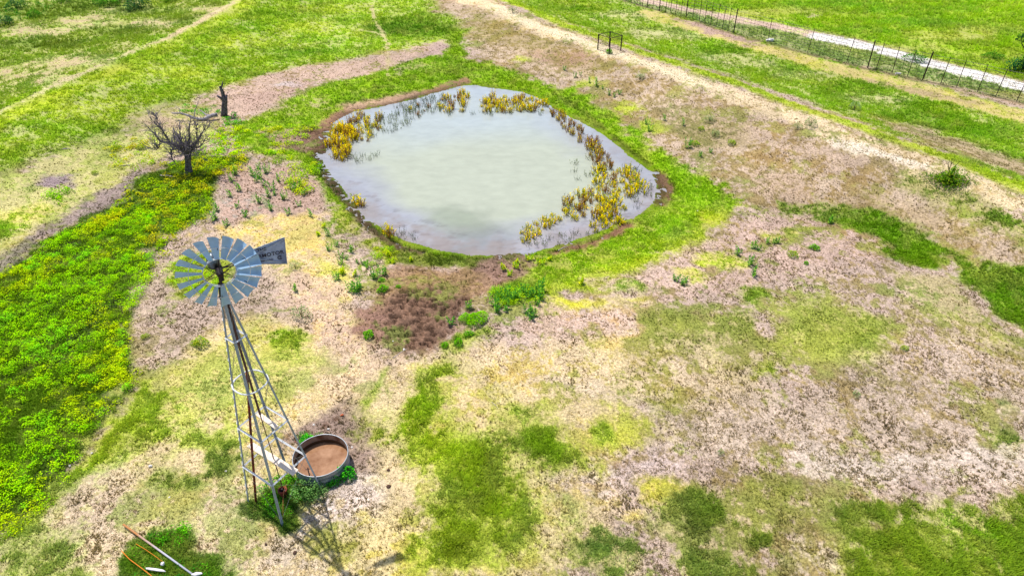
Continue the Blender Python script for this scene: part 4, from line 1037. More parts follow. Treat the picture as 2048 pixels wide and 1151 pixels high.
for k, px, py, s, lab in [(0, 278, 17, 1.5, "dark blue green shrub in the pasture above the left ridge path"), (0, 268, 22, .9, "smaller dark shrub touching the blue green one at top left"), (1, 218, 12, 1.4, "dark green shrub left of the blue green one near the top edge"),
                          (1, 200, 6, 1.0, "green shrub at the top edge above the dark green one"), (0, 34, 18, 1.2, "dark shrub near the top left corner"), (1, 70, 35, 1.0, "rounded green shrub a little right of the corner shrub"),
                          (0, 12, 50, 1.1, "dark shrub against the left edge below the corner"), (1, 128, 4, 1.1, "green shrub at the very top between two pale patches"), (1, 345, 2, 1.2, "green shrub at the top edge left of the ridge path"),
                          (1, 240, 4, 1.0, "green shrub cut by the top edge above the blue green one"), (1, 1828, 122, 1.1, "light green shrub beyond the white gravel road"), (1, 1985, 118, 1.0, "green shrub left of the dark tree beyond the road")]:
    place("dark_shrub", M_dark[k], px, py, s, lab, "shrub")
# leafy plants hugging the tank
M_tank = mk(mound(.34, .42, 420, [(50, 150, 30), (80, 180, 30), (30, 110, 30)], .09, 40), "leafy_plant")
M_wisp = mk(mound(.6, .5, 760, [(110, 150, 80), (130, 170, 90), (70, 110, 50)], .07, 41), "wispy_bush")
place("leafy_plant", M_tank, 694, 952, 1.0, "bright green leafy plant against the tank's right side", "plant")
place("leafy_plant", M_tank, 667, 968, .7, "small leafy plant at the tank's near foot", "plant")
place("leafy_plant", M_tank, 616, 884, .8, "green leaves showing behind the tank's far left rim", "plant")
place("wispy_bush", M_wisp, 614, 984, .95, "grey green feathery bush between the well head and the tank", "bush")
place("wispy_bush", M_wisp, 634, 990, .7, "smaller feathery bush at the foot of the tower's right leg", "bush")

# ------------------------------------------------------------------ windmill
GALV = simple("galvanised_steel", (176, 192, 216), .42, .25, 6, .2, rust=(140, 120, 110), rust_amt=.28)
GALVL = simple("pale_galvanised_angle", (244, 246, 250), .5, .05, 8, .15, rust=(180, 150, 130), rust_amt=.25)
BLADE = simple("weathered_blade_steel", (184, 222, 255), .4, .1, 5, .12, rust=(134, 172, 218), rust_amt=.36)
VANEM = simple("weathered_vane_steel", (174, 192, 228), .5, .0, 5, .22, rust=(130, 146, 184), rust_amt=.45)
DARKM = simple("dark_iron", (48, 40, 44), .5, .5, 10, .4)
RUSTM = simple("rusted_iron", (150, 60, 40), .8, .1, 12, .35, rust=(100, 50, 40), rust_amt=.5)
RODM = simple("dull_rusty_rod", (110, 78, 70), .8, .1, 14, .3)
BLACKL = simple("faded_black_paint", (52, 50, 70), .8, 0, 12, .3)
HELM = simple("mottled_helmet", (120, 130, 140), .35, .5, 9, .5, rust=(40, 44, 48), rust_amt=.5)

feet = [Vector(at(*p)) for p in ((495, 1003), (565, 1052), (644, 976), (573, 931))]   # left, near, right, far
cx = sum((f_ for f_ in feet), Vector()) / 4
base = Vector((cx.x, cx.y, hz(cx.x, cx.y)))
ZT = 9.25
apex = Vector((base.x, base.y, ZT))
wm = empty("windmill", base)
tag(wm, "tall steel farm windmill with blue grey bladed wheel, lettered tail vane and four legs", "windmill")
def legp(i, z):
    t = (z - feet[i].z) / (ZT - feet[i].z)
    q_ = feet[i].lerp(apex, t)
    d = (feet[i] - apex); d.z = 0; d.normalize()
    return q_ + d * .07 * t
for i in range(4):
    mb = MB(base); inw = (base - feet[i]); inw.z = 0
    mb.angle(legp(i, feet[i].z - .15), legp(i, 9.0), .066, inw, .007)
    mb.build("leg", GALV, wm)
rings = [1.9, 3.75, 5.6, 7.5]
for r_i, z in enumerate(rings):
    for i in range(4):
        j = (i + 1) % 4
        a_ = legp(i, z); b_ = legp(j, z); mb = MB(base)
        mid = (a_ + b_) / 2; outw = (mid - Vector((base.x, base.y, mid.z))).normalized()
        if r_i == 2:
            mid = mid + outw * .12
            mb.tube([a_, a_.lerp(mid, .5) + outw * .04, mid, mid.lerp(b_, .5) + outw * .04, b_], .026, 6)
        else:
            mb.angle(a_, b_, .052, (0, 0, -1), .008)
        mb.build("cross_bar", GALVL, wm)
# cap ring and bracing rods
mb = MB(base)
for i in range(4):
    j = (i + 1) % 4
    for za, zb in zip([.25] + rings, rings + [8.8]):
        mb.tube([legp(i, za), legp(j, zb)], .0055, 5); mb.tube([legp(j, za), legp(i, zb)], .0055, 5)
mb.build("brace_rods", simple("brace_wire", (150, 150, 150), .5, .4), wm)
mb = MB(base)
for z in np.arange(.6, 8.8, .38):
    a_ = legp(0, z); mb.tube([a_ - Vector((0, .0, 0)), a_ + Vector((.05, -.13, 0))], .008, 5)
mb.build("climbing_steps", GALVL, wm)
# small working platform collar and mast
fr = Vector((.46, -.89, 0)).normalized(); ex = Vector((.89, .46, 0)).normalized(); up = Vector((0, 0, 1))
# wheel centre in front of the mast; its height read from the photo
wp = Vector((base.x, base.y, 0)) + fr * .42
d = ray(439.5, 545.5); t_ = (wp.y) / d[1]; hubz = H + d[2] * t_
hub = Vector((d[0] * t_, wp.y, hubz))
depth = hub.y * ct - (hub.z - H) * st
RW = 80.5 * depth / F
head = hub - fr * .42
wheel = MB(hub)
for k in range(24): pass
def circ(rad_, c, n=72): return [c + (ex * math.cos(2 * math.pi * k / n) + up * math.sin(2 * math.pi * k / n)) * rad_ for k in range(n + 1)]
wheel.tube(circ(RW * .395, hub), .011, 6, caps=False)
wheel.tube(circ(RW * .39, hub - fr * .07), .010, 6, caps=False)
wheel.tube(circ(RW * .72, hub + fr * .02), .009, 6, caps=False)
wh = wheel.build("wheel_frame", GALVL, wm); wh.location = hub - base
mb = MB(hub)
for k in range(6):
    a0 = 2 * math.pi * (k + .35) / 6
    rv = ex * math.cos(a0) + up * math.sin(a0)
    mb.tube([hub + fr * .1 + rv * .07, hub + rv * RW * .395], .010, 6); mb.tube([hub - fr * .14 + rv * .07, hub + rv * RW * .72 + fr * .02], .009, 6)
mb.build("spokes", DARKM, wh)
mb = MB(hub)
mb.tube([hub + fr * .16, hub + fr * .1, hub - fr * .16], [.05, .085, .085], 14)
mb.build("hub", DARKM, wh)
NB = 18
for k in range(NB):
    a0 = 2 * math.pi * (k + .28) / NB
    rv = ex * math.cos(a0) + up * math.sin(a0); tv = -ex * math.sin(a0) + up * math.cos(a0)
    mb = MB(hub); nr, nc = 7, 6; vs = []
    for side in (0, 1):
        for i in range(nr):
            t = i / (nr - 1); rr_ = RW * (.385 + .615 * t)
            w = RW * (.13 + .145 * t); pitch = math.radians(36 - 12 * t)
            cd = tv * math.cos(pitch) - fr * math.sin(pitch); nd = fr * math.cos(pitch) + tv * math.sin(pitch)
            for j in range(nc):
                s_ = j / (nc - 1) - .5
                vs.append(hub + rv * rr_ * (1 + .012 * s_ * (t > .99)) + cd * w * s_ + nd * (-.16 * w * (1 - 4 * s_ * s_)) + nd * (.0025 * side))
    fs = []
    for side in (0, 1):
        o_ = side * nr * nc
        for i in range(nr - 1):
            for j in range(nc - 1):
                f_ = (o_ + i * nc + j, o_ + i * nc + j + 1, o_ + (i + 1) * nc + j + 1, o_ + (i + 1) * nc + j)
                fs.append(f_ if side else f_[::-1])
    mb.add(vs, fs)
    # bracket strap across the blade
    t = .52; rr_ = RW * .72; w = RW * .2; pitch = math.radians(34)
    cd = tv * math.cos(pitch) - fr * math.sin(pitch); nd = fr * math.cos(pitch) + tv * math.sin(pitch)
    b = mb.build("blade", BLADE, wh, smooth=True)
    mb2 = MB(hub); mb2.tube([hub + rv * rr_ - cd * w * .12 + nd * -.02, hub + rv * rr_ + cd * w * .12 + nd * .012], .007, 5)
    mb.v = mb.v  # keep
    vs2 = None
mb = MB(base)
mb.lathe(apex + Vector((0, 0, -.35)), [(.04, 0), (.12, 0), (.13, .04), (.12, .08), (.05, .5), (.045, .52)], 16)
mb.tube([apex + Vector((0, 0, -1.2)), apex + Vector((0, 0, -.1)), head - Vector((0, 0, .12))], .045, 10)
mb.build("mast", DARKM, wm)
# gearbox helmet
hb = MB(head); hc = head + Vector((0, 0, .10)) - fr * .05 - ex * .05
n_ = 20
prof = []
for i in range(9):
    a_ = math.pi / 2 * i / 8; prof.append((.21 * math.cos(a_) + .001, .26 * math.sin(a_)))
hb.lathe(Vector((0, 0, 0)), [(.18, -.12), (.215, -.10), (.21, 0)] + prof[1:], n_)
for i_ in range(len(hb.v)):
    v = hb.v[i_] + hb.o
    hb.v[i_] = (ex * v.x * .82 + fr * v.y * 1.2 + up * v.z * 1.1) + (hc - ex * .03 - fr * .02) - head
ho = hb.build("gearbox_helmet", HELM, wm, smooth=True); ho.location = head - base
gb = MB(head)
gb.box(head - Vector((0, 0, .12)) , ex, fr, up, .10, .18, .08)
gb.tube([head + fr * .1, hub], .05, 10)
gb.tube([head - Vector((0, 0, .5)), head - Vector((0, 0, .1))], .07, 10)
gb.tube([head + Vector((0, 0, -.22)) + fr * .2, head + ex * .25 + Vector((0, 0, -.2))], .018, 6)
gb.build("gearbox", DARKM, wm).location = head - base
# tail vane
ve = Vector((.93, .37, 0)).normalized(); vn_ = Vector((.37, -.93, 0)).normalized()
vp0 = head - fr * .16
def onvane(px, py, off_=0):
    d_ = Vector(ray(px, py)); o0 = Vector((0, 0, H)); p0 = vp0 + vn_ * off_
    return o0 + d_ * ((p0 - o0).dot(vn_) / d_.dot(vn_))
def vz(zx, zy, off_=0): return onvane(340 + zx / 6.058, 450 + zy / 6.058, off_)
outl = [vz(905, 335), vz(1385, 148), vz(1418, 466), vz(1100, 474), vz(985, 468)]
vb = MB(head)
vs = [p for p in outl] + [p - vn_ * .006 for p in outl]
nO = len(outl)
fs = [tuple(range(nO))[::-1], tuple(range(nO, 2 * nO))] + [(i, (i + 1) % nO, nO + (i + 1) % nO, nO + i) for i in range(nO)]
vb.add(vs, fs)
vane = vb.build("tail_vane", VANEM, wm); vane.location = head - base
mb = MB(head)
for p, q_, r_ in [((905, 410), (1385, 165), .013), ((1000, 400), (1415, 455), .013), ((1385, 150), (1418, 466), .012), ((905, 335), (1385, 148), .010), ((985, 470), (1418, 468), .010)]:
    a_ = vz(*p, .012); b_ = vz(*q_, .012)
    mb.tube([a_, b_], r_, 4, up=vn_)
mb.build("stiffener", GALV, vane)
mb = MB(head)
for p in [(905, 410), (1000, 440)]:
    mb.tube([head + Vector((0, 0, -.12)), vz(*p, -.01)], .016, 6)
mb.build("tail_bone", DARKM, wm).location = head - base
def lettering(txt, zx, zy, size, stretch=1.0):
    cu = bpy.data.curves.new("lettering", 'FONT'); cu.body = txt; cu.size = size; cu.extrude = .0015; cu.offset = size * .02
    cu.space_character = 1.05
    tmp = bpy.data.objects.new("tmp_text", cu); COL.objects.link(tmp)
    bpy.context.view_layer.update()
    me_ = bpy.data.meshes.new_from_object(tmp.evaluated_get(bpy.context.evaluated_depsgraph_get()))
    bpy.data.objects.remove(tmp)
    p = vz(zx, zy, .006)
    M = Matrix((ve * stretch, up, vn_)).transposed().to_4x4(); M.translation = p - head
    me_.transform(M); me_.materials.clear(); me_.materials.append(BLACKL); me_.name = "lettering"
    return link("lettering", me_, vane)
lw = (vz(1390, 340) - vz(1085, 400)).length
s_ = lw / 6 / .72
lettering("AERMOTOR", 985, 418, s_ * 1.0)
lettering("THE", 1055, 325, s_ * .85)
lettering("C", 1305, 420, s_ * 1.15)
lettering("o", 1328, 400, s_ * .6)
lettering("CHICAGO", 1085, 455, s_ * .5)
# pump rod down the middle
mb = MB(base)
mb.tube([head - Vector((0, 0, .6)), Vector((base.x, base.y, 5.8)), Vector((base.x, base.y, .35)) + Vector(at(568, 985)) * 0], .017, 6)
mb.build("pump_rod", RODM, wm)
mb = MB(base)
mb.tube([Vector((base.x + .02, base.y - .03, 9.0)), Vector((base.x + .02, base.y - .03, 4.2))], .038, 8)
mb.build("guide_pipe", RODM, wm)

# planks
def plank(corn, z, th, name, label):
    ps = [Vector(at_z(a_, b_, z)) for a_, b_ in corn]
    c_ = sum(ps, Vector()) / 4; mb = MB(c_)
    vs = ps + [p - Vector((0, 0, th)) for p in ps]
    mb.add(vs, [(0, 1, 2, 3), (7, 6, 5, 4), (0, 4, 5, 1), (1, 5, 6, 2), (2, 6, 7, 3), (3, 7, 4, 0)])
    o = mb.build(name, WOOD, None, c_); bv = o.modifiers.new("b", 'BEVEL'); bv.width = .006; bv.segments = 1
    tag(o, label, "plank")
WOOD = simple("weathered_plank", (255, 236, 216), .8, 0, 4, .12, rust=(214, 186, 170), rust_amt=.35, bump=.3)
plank([(493, 891), (507, 884), (597, 938), (586, 950)], 1.97, .04, "wooden_plank", "long pale wooden plank across the tower's lowest cross bars")
plank([(511, 829), (518, 822), (557, 850), (550, 857)], 3.81, .04, "wooden_plank", "short pale wooden plank across the tower's second row of cross bars")

# rusty pipe leaning up through the tower
pf = Vector(at(511, 1005)); pt = Vector((base.x - .02, base.y + .02, 6.0))
mb = MB(pf)
mb.tube([pf - Vector((0, 0, .1)), pf.lerp(pt, .5), pt], .042, 10)
o = mb.build("rusty_pipe", RUSTM, None, pf, True); tag(o, "red rusted steel pipe standing inside the windmill tower", "pipe")
# well casing
wp_ = Vector(at(568, 990))
wc_ = empty("well_casing", wp_); tag(wc_, "short rusty open well casing under the middle of the tower", "well casing")
mb = MB(); mb.lathe((0, 0, 0), [(.125, -.05), (.13, .27), (.165, .28), (.165, .33), (.115, .335), (.10, .28), (.10, -.02)], 24)
mb.build("casing", RUSTM, wc_, smooth=False)
mb = MB(); mb.lathe((0, 0, 0), [(.001, .24), (.105, .24)], 24); mb.build("seal_plate", DARKM, wc_)
mb = MB(); mb.lathe((0, 0, 0), [(.05, .22), (.05, .36), (.02, .38), (.001, .38)], 12); mb.build("packing_cap", DARKM, wc_)
# hose from the casing
HOSE = simple("orange_hose", (214, 140, 80), .6, 0, 10, .2)
mb = MB(wp_)
q1 = Vector(at_z(572, 1040, .25)); 
mb.tube([wp_ + Vector((.02, 0, .38)), wp_ + Vector((.16, .12, .48)), wp_ + Vector((.1, -.12, .42)), Vector(at_z(566, 1000, .3)), Vector(at_z(566, 1038, .02))], .008, 6)
o = mb.build("hose", HOSE, None, wp_, True); tag(o, "thin orange hose looping from the well casing to the ground", "hose")

# ------------------------------------------------------------------ stock tank
RIMZ = .62
tc_ = at_z(640.8, 909, RIMZ); gz = hz(tc_[0], tc_[1])
wl_ = at_z(585.2, 909, RIMZ); wr_ = at_z(696.4, 909, RIMZ)
RT = (wr_[0] - wl_[0]) / 2 * .985
tk = empty("stock_tank", (tc_[0], tc_[1], gz)); tag(tk, "round galvanised livestock water tank half full of brown water", "water tank")
TM = simple("galvanised_tank", (160, 172, 186), .4, .4, 3, .2, rust=(150, 140, 140), rust_amt=.35)
TIN = simple("stained_tank_inside", (176, 150, 130), .7, .1, 4, .2, rust=(120, 84, 60), rust_amt=.4)
hh = RIMZ - gz
mb = MB(); pr = [(RT - .03, -.03)]
for i in range(25):
    z = hh * i / 24; pr.append((RT - .012 + (.012 * math.sin(i * math.pi / 4) if 4 < i < 21 else 0), z))
mb.lathe((0, 0, 0), pr, 72); mb.build("outer_wall", TM, tk, smooth=True)
mb = MB(); mb.lathe((0, 0, 0), [(RT - .03, hh), (RT - .034, .0), (.01, 0)], 72); mb.build("inner_wall", TIN, tk)
mb = MB(); mb.tube([(RT * math.cos(2 * math.pi * k / 72) - .012 * math.cos(2 * math.pi * k / 72), (RT - .012) * math.sin(2 * math.pi * k / 72), hh) for k in range(73)], .018, 8, caps=False)
mb.build("rim", simple("pale_rim", (190, 196, 202), .4, .3, 8, .15), tk, smooth=True)
mb = MB(); mb.lathe((0, 0, 0), [(RT - .04, hh * .58), (RT - .04, 0)], 72); mb.build("wet_shade_band", simple("dark_wet_shade", (92, 62, 34), .6, 0, 6, .3), tk)  # dark lower band: wet wall plus the wall's own shadow, painted in
TW, N, L, B = mat("brown_tank_water")
tc = N.new("ShaderNodeTexCoord"); no = N.new("ShaderNodeTexNoise"); no.inputs["Scale"].default_value = 2.2; no.inputs["Detail"].default_value = 7; no.inputs["Roughness"].default_value = .6
L.new(tc.outputs["Object"], no.inputs["Vector"]); rp = N.new("ShaderNodeValToRGB"); rp.color_ramp.elements[0].position = .3; rp.color_ramp.elements[1].position = .7
rp.color_ramp.elements[0].color = (*lin((142, 98, 66)), 1); rp.color_ramp.elements[1].color = (*lin((198, 154, 120)), 1)
L.new(no.outputs[0], rp.inputs[0]); L.new(rp.outputs[0], B.inputs["Base Color"]); B.inputs["Roughness"].default_value = .06; B.inputs["IOR"].default_value = 1.33
mb = MB(); mb.lathe((0, 0, 0), [(.001, hh * .34), (RT * .5, hh * .34), (RT - .032, hh * .34)], 72); mb.build("water", TW, tk)
mb = MB(); mb.tube([(-RT * .72, RT * .30, hh * .35), (-RT * .95, RT * .5, hh + .05), (-RT * 1.1, RT * .62, hh + .02)], .022, 8); mb.build("inlet_pipe", RUSTM, tk)
# valve stub over the near-left rim
vb_ = Vector(at_z(618, 946, RIMZ)); mb = MB(vb_); mb.tube([vb_ - Vector((0, 0, .5)), vb_ + Vector((0, 0, .05)), vb_ + Vector((0, .02, .3))], .022, 8); mb.tube([vb_ + Vector((-.09, 0, .22)), vb_ + Vector((.07, 0, .26))], .016, 6)
o = mb.build("hydrant_pipe", RODM, None, vb_); tag(o, "thin rusty standpipe beside the tank's near left rim", "pipe")

# ------------------------------------------------------------------ fallen pole, orange strands, debris
POLEM, N, L, B = mat("pole_rust_to_grey")
tc = N.new("ShaderNodeTexCoord"); sx = N.new("ShaderNodeSeparateXYZ"); L.new(tc.outputs["Object"], sx.inputs[0])
rp = N.new("ShaderNodeValToRGB"); mrx = N.new("ShaderNodeMapRange"); mrx.inputs[1].default_value = 0; mrx.inputs[2].default_value = 3.2; L.new(sx.outputs[0], mrx.inputs[0])
no = N.new("ShaderNodeTexNoise"); no.inputs["Scale"].default_value = 7; L.new(tc.outputs["Object"], no.inputs["Vector"])
ad = N.new("ShaderNodeMath"); ad.operation = 'MULTIPLY_ADD'; ad.inputs[1].default_value = .3; L.new(no.outputs[0], ad.inputs[0]); L.new(mrx.outputs[0], ad.inputs[2]); L.new(ad.outputs[0], rp.inputs[0])
rp.color_ramp.elements[0].color = (*lin((206, 140, 80)), 1); rp.color_ramp.elements[1].color = (*lin((206, 206, 220)), 1)
rp.color_ramp.elements[0].position = .3; rp.color_ramp.elements[1].position = .75
L.new(rp.outputs[0], B.inputs["Base Color"]); B.inputs["Roughness"].default_value = .6
pa = Vector(at(249, 1052)); pb = Vector(at(394, 1156)); pa.z += .12; pb.z += .10
pdir = (pb - pa); pe = pb + pdir * .15
mb = MB(pa); mb.tube([pa, pa.lerp(pe, .5), pe], [.034, .033, .030], 10)
o = mb.build("fallen_pole", POLEM, None, pa, True); tag(o, "long thin pole lying in the weeds, rusty at one end and grey at the other", "pole")
ORM = simple("bright_orange_twine", (250, 140, 10), .6, 0, 10, .15)
for lab, pts, r_ in [("thick bright orange strand, lower of the two in the weeds by the pole", [(246, 1106), (262, 1122), (285, 1142), (305, 1158), (325, 1175)], .014),
                     ("thin faint orange strand nearer to the fallen pole", [(276, 1092), (294, 1103), (312, 1117), (330, 1130)], .009)]:
    w = [Vector(at(*p)) + Vector((random.uniform(-.03, .03), random.uniform(-.03, .03), .17 + random.uniform(-.02, .03))) for p in pts]
    mb = MB(w[0]); mb.tube(w, r_, 6); o = mb.build("orange_strand", ORM, None, w[0], True); tag(o, lab, "twine")
WHM = simple("white_scrap", (246, 240, 246), .5, 0, 6, .08)
def scrap(px, py, sx_, sy_, sz_, lab, cat, name, m_, rz=0, zo=0.0, seed=1):
    random.seed(seed); p = Vector(at(px, py)) + Vector((0, 0, zo)); bm_ = bmesh.new(); bmesh.ops.create_icosphere(bm_, subdivisions=2, radius=1)
    for v in bm_.verts:
        f_ = 1 + random.uniform(-.22, .22); v.co = Vector((v.co.x * sx_ * f_, v.co.y * sy_ * f_, (v.co.z * f_ + .55) * sz_))
    me_ = bpy.data.meshes.new(name); bm_.to_mesh(me_); bm_.free(); me_.materials.append(m_)
    o = link(name, me_, None, p); o.rotation_euler = (0, 0, rz); tag(o, lab, cat)
scrap(312, 1143, .36, .05, .03, "long white scrap lying beside the orange strand", "scrap", "white_scrap", WHM, -.15, .14, 1)
scrap(328, 1132, .06, .07, .05, "small white scrap at the end of the thin orange strand", "scrap", "white_scrap", WHM, 0, .14, 2)
scrap(396, 1151, .16, .06, .04, "white scrap at the picture's lower edge by the pole's grey end", "scrap", "white_scrap", WHM, .1, .1, 3)
STONE = simple("pale_limestone", (238, 230, 222), .9, 0, 8, .12, bump=.4)
BRICK = simple("orange_stone", (206, 104, 60), .9, 0, 8, .2, bump=.4)
DUNG = simple("dark_dung", (92, 66, 52), .95, 0, 14, .3, bump=.6)
for i, (px, py, s, m_, lab) in enumerate([(301, 932, .075, STONE, "white stone alone in the grass left of the tower"), (184, 906, .05, STONE, "small white stone beside the edge of the leafy weeds"), (140, 931, .06, STONE, "pale stone in a gap of the leafy weeds at left"),
                                          (452, 942, .05, STONE, "small pale stone in the grass just left of the tower"), (339, 994, .04, STONE, "little white stone in the green patch left of the tower"), (628, 849, .06, STONE, "white pebble on the dark soil left behind the tank"),
                                          (657, 858, .06, STONE, "white pebble on the dark soil right behind the tank"), (684, 830, .07, BRICK, "orange brown stone behind the tank"), (704, 894, .05, STONE, "pale stone right of the tank on the dark soil"),
                                          (777, 940, .07, DUNG, "dark dung pat upper of two right of the tank"), (777, 973, .09, DUNG, "dark dung pat lower of two right of the tank"), (808, 699, .07, STONE, "thin pale stone at the bottom of the trampled mud"),
                                          (786, 682, .04, STONE, "small pale stone at the lower left of the trampled mud"), (1395, 422, .05, STONE, "white stone in the green bank right of the pond"), (590, 1105, .08, DUNG, "dark dung pat on pale ground below the tower"),
                                          (532, 1088, .06, DUNG, "dark dung pat left below the tower's nearest foot")]):
    scrap(px, py, s, s * .75, s * .55, lab, "stone" if m_ is not DUNG else "dung", "stone" if m_ is not DUNG else "dung_pat", m_, i, 0, i + 5)
scrap(1540, 83, .4, .3, .2, "white rubbish heap at the foot of the far fence", "rubbish", "white_rubbish", WHM, 0, 0, 31)
scrap(1796, 148, .28, .22, .08, "pale rock against the fence near the white road", "rock", "pale_rock", STONE, 0, 0, 32)
DRIFT = simple("bleached_wood", (200, 184, 186), .85, 0, 6, .2, bump=.4)
for px, py, dx_, dy_, r_, lab in [(336, 354, .55, -.12, .05, "short bleached log in the weeds below the dead tree"), (252, 332, .5, .1, .035, "grey stick on the bare ground left of the dead tree"), (801, 706, .3, .35, .012, "thin pale stick at the bottom of the trampled mud"),
                                  (1126, 497, .3, .25, .02, "pale twig at the water's near edge"), (990, 810, .15, -.2, .008, "thin pale twig beside the green S shaped patch"), (130, 299, .3, .1, .03, "small pale stick in the left pasture")]:
    p = Vector(at(px, py)); mb = MB(p); mb.tube([p + Vector((-dx_, -dy_, r_)), p + Vector((0, .03, r_ * 1.6)), p + Vector((dx_, dy_, r_))], [r_, r_ * 1.2, r_ * .5], 7)
    o = mb.build("driftwood" if r_ > .03 else "stick", DRIFT, None, p); tag(o, lab, "wood")

# ------------------------------------------------------------------ dead trees
BARK = simple("grey_dead_bark", (126, 118, 126), .9, 0, 14, .4, rust=(80, 72, 76), rust_amt=.5, bump=.8)
TWIG = simple("grey_twigs", (136, 126, 134), .9, 0, 10, .35)
LOGM = simple("bleached_log", (176, 168, 176), .85, 0, 8, .25, rust=(110, 100, 104), rust_amt=.4, bump=.6)
def tp(x_, y_): return 280 + x_ / 5.004, 140 + y_ / 5.004
def trace(b, pts, offs): return [Vector(lift(*tp(*p), b, o_)) for p, o_ in zip(pts, offs)]
def wob(pts, n, a_):
    out = []
    for p, q_ in zip(pts[:-1], pts[1:]):
        for k in range(n):
            t = k / n; out.append(p.lerp(q_, t) + Vector([random.gauss(0, a_) for _ in range(3)]) * (k > 0))
    return out + [pts[-1]]
def lerp_r(r0, r1_, n): return [r0 + (r1_ - r0) * i / max(1, n - 1) for i in range(n)]
random.seed(5)
b0 = Vector(at(378, 346)); dt = empty("dead_tree", b0); tag(dt, "bare grey dead tree with a thick trunk and dense twiggy crown in the weeds", "dead tree")
tr = trace(b0, [(492, 1040), (486, 980), (480, 920), (478, 850)], [0, 0, 0, 0]); tr[0].z = b0.z - .1
mb = MB(b0); w = wob(tr, 2, .012); mb.tube(w, [.30, .25, .22, .20, .19, .2, .22][:len(w)], 12); mb.build("trunk", BARK, dt, smooth=True)
limbs = [([(478, 860), (420, 800), (360, 750), (290, 730), (200, 710), (160, 650), (110, 605)], [0, .1, .2, .2, .3, .4, .5], .15, .02),
         ([(300, 735), (270, 670), (230, 620), (180, 560), (120, 500)], [.2, .1, 0, -.1, -.2], .07, .012),
         ([(240, 640), (210, 570), (170, 500), (145, 440)], [.05, .3, .5, .6], .045, .01),
         ([(480, 860), (440, 760), (400, 660), (395, 540)], [0, .3, .6, .8], .11, .02),
         ([(480, 850), (485, 740), (490, 620), (505, 490)], [0, -.2, -.3, -.2], .12, .025),
         ([(480, 850), (530, 770), (590, 680), (640, 600), (690, 560)], [0, -.2, -.2, -.1, 0], .10, .012),
         ([(480, 850), (550, 780), (620, 750), (680, 700)], [0, .4, .8, 1.1], .08, .012),
         ([(390, 780), (310, 800), (315, 860), (345, 920), (372, 965)], [.15, .1, .0, -.2, -.3], .07, .02),
         ([(560, 740), (565, 640), (560, 560)], [0, .3, .4], .05, .01),
         ([(200, 712), (190, 780), (170, 800)], [.3, .2, .1], .04, .012),
         ([(440, 760), (350, 690), (340, 640)], [.3, .9, 1.2], .05, .01),
         ([(230, 720), (120, 790)], [.3, -.2], .03, .01)]
pool = []
for pts, offs, ra_, rb_ in limbs:
    w = wob(trace(b0, pts, offs), 2, .035); mb = MB(b0); mb.tube(w, lerp_r(ra_, rb_, len(w)), 8); mb.build("limb", BARK, dt, smooth=True)
    pool += w[1:]
mb = MB(b0); cen = Vector(lift(*tp(480, 850), b0))
for k in range(560):
    p = random.choice(pool) if k % 3 else cen + Vector((random.gauss(0, .3), random.gauss(0, .3), abs(random.gauss(.35, .3)))); d = (p - cen); d = d.normalized() * .8 + Vector((random.gauss(0, .7), random.gauss(0, .7), random.gauss(.45, .5))); d.normalize()
    L0 = random.uniform(.3, 1.0) * (1.25 if k % 3 == 0 else 1); pts = [p]; q_ = p.copy()
    for s2 in range(4):
        q_ = q_ + d * L0 / 4; d = (d + Vector([random.gauss(0, .28) for _ in range(3)])).normalized(); pts.append(q_.copy())
    if q_.z < b0.z + .9: continue
    mb.tube(pts, lerp_r(random.uniform(.014, .028), .008, 5), 4, caps=False)
    if random.random() < .6:
        e_ = pts[2]; d2 = (d + Vector([random.gauss(0, .8) for _ in range(3)])).normalized(); mb.tube([e_, e_ + d2 * L0 * .25, e_ + d2 * L0 * .5], [.016, .012, .008], 4, caps=False)
mb.build("twigs", TWIG, dt)
# snag
b1 = Vector(at(447, 232)); sg = empty("dead_snag", b1); tag(sg, "tall broken dead trunk standing behind the twiggy dead tree", "dead tree")
tr = trace(b1, [(838, 462), (846, 400), (848, 330), (852, 262)], [0, 0, 0, 0]); tr[0].z = b1.z - .1
mb = MB(b1); w = wob(tr, 2, .03); mb.tube(w, lerp_r(.27, .17, len(w)), 10); mb.build("trunk", BARK, sg, smooth=True)
for pts, offs, ra_, rb_ in [([(850, 290), (828, 230), (806, 175), (802, 160)], [0, .1, .1, .1], .17, .08), ([(812, 200), (824, 150), (830, 112)], [.1, .1, .1], .09, .03), ([(846, 330), (815, 285), (772, 258)], [0, -.1, -.2], .14, .07),
                            ([(852, 280), (868, 262), (872, 250)], [0, .1, .1], .09, .05), ([(845, 350), (810, 362), (775, 345)], [0, -.2, -.3], .025, .01), ([(835, 240), (842, 160), (848, 90), (852, 30)], [0, .1, .1, .1], .022, .006),
                            ([(862, 250), (890, 200), (940, 170)], [0, .1, .1], .015, .005), ([(850, 120), (865, 95), (872, 70)], [.1, .1, .1], .01, .004), ([(846, 110), (834, 80), (838, 60)], [.1, .1, .1], .01, .004), ([(868, 240), (900, 215), (960, 215)], [0, 0, 0], .012, .004)]:
    w = wob(trace(b1, pts, offs), 2, .02); mb = MB(b1); mb.tube(w, lerp_r(ra_, rb_, len(w)), 7); mb.build("limb" if ra_ > .05 else "branch", BARK, sg, smooth=True)
b2 = Vector(at(400, 241)); lg = empty("dead_log", b2); tag(lg, "pale grey fallen trunk arching along the ground left of the tall snag", "fallen tree")
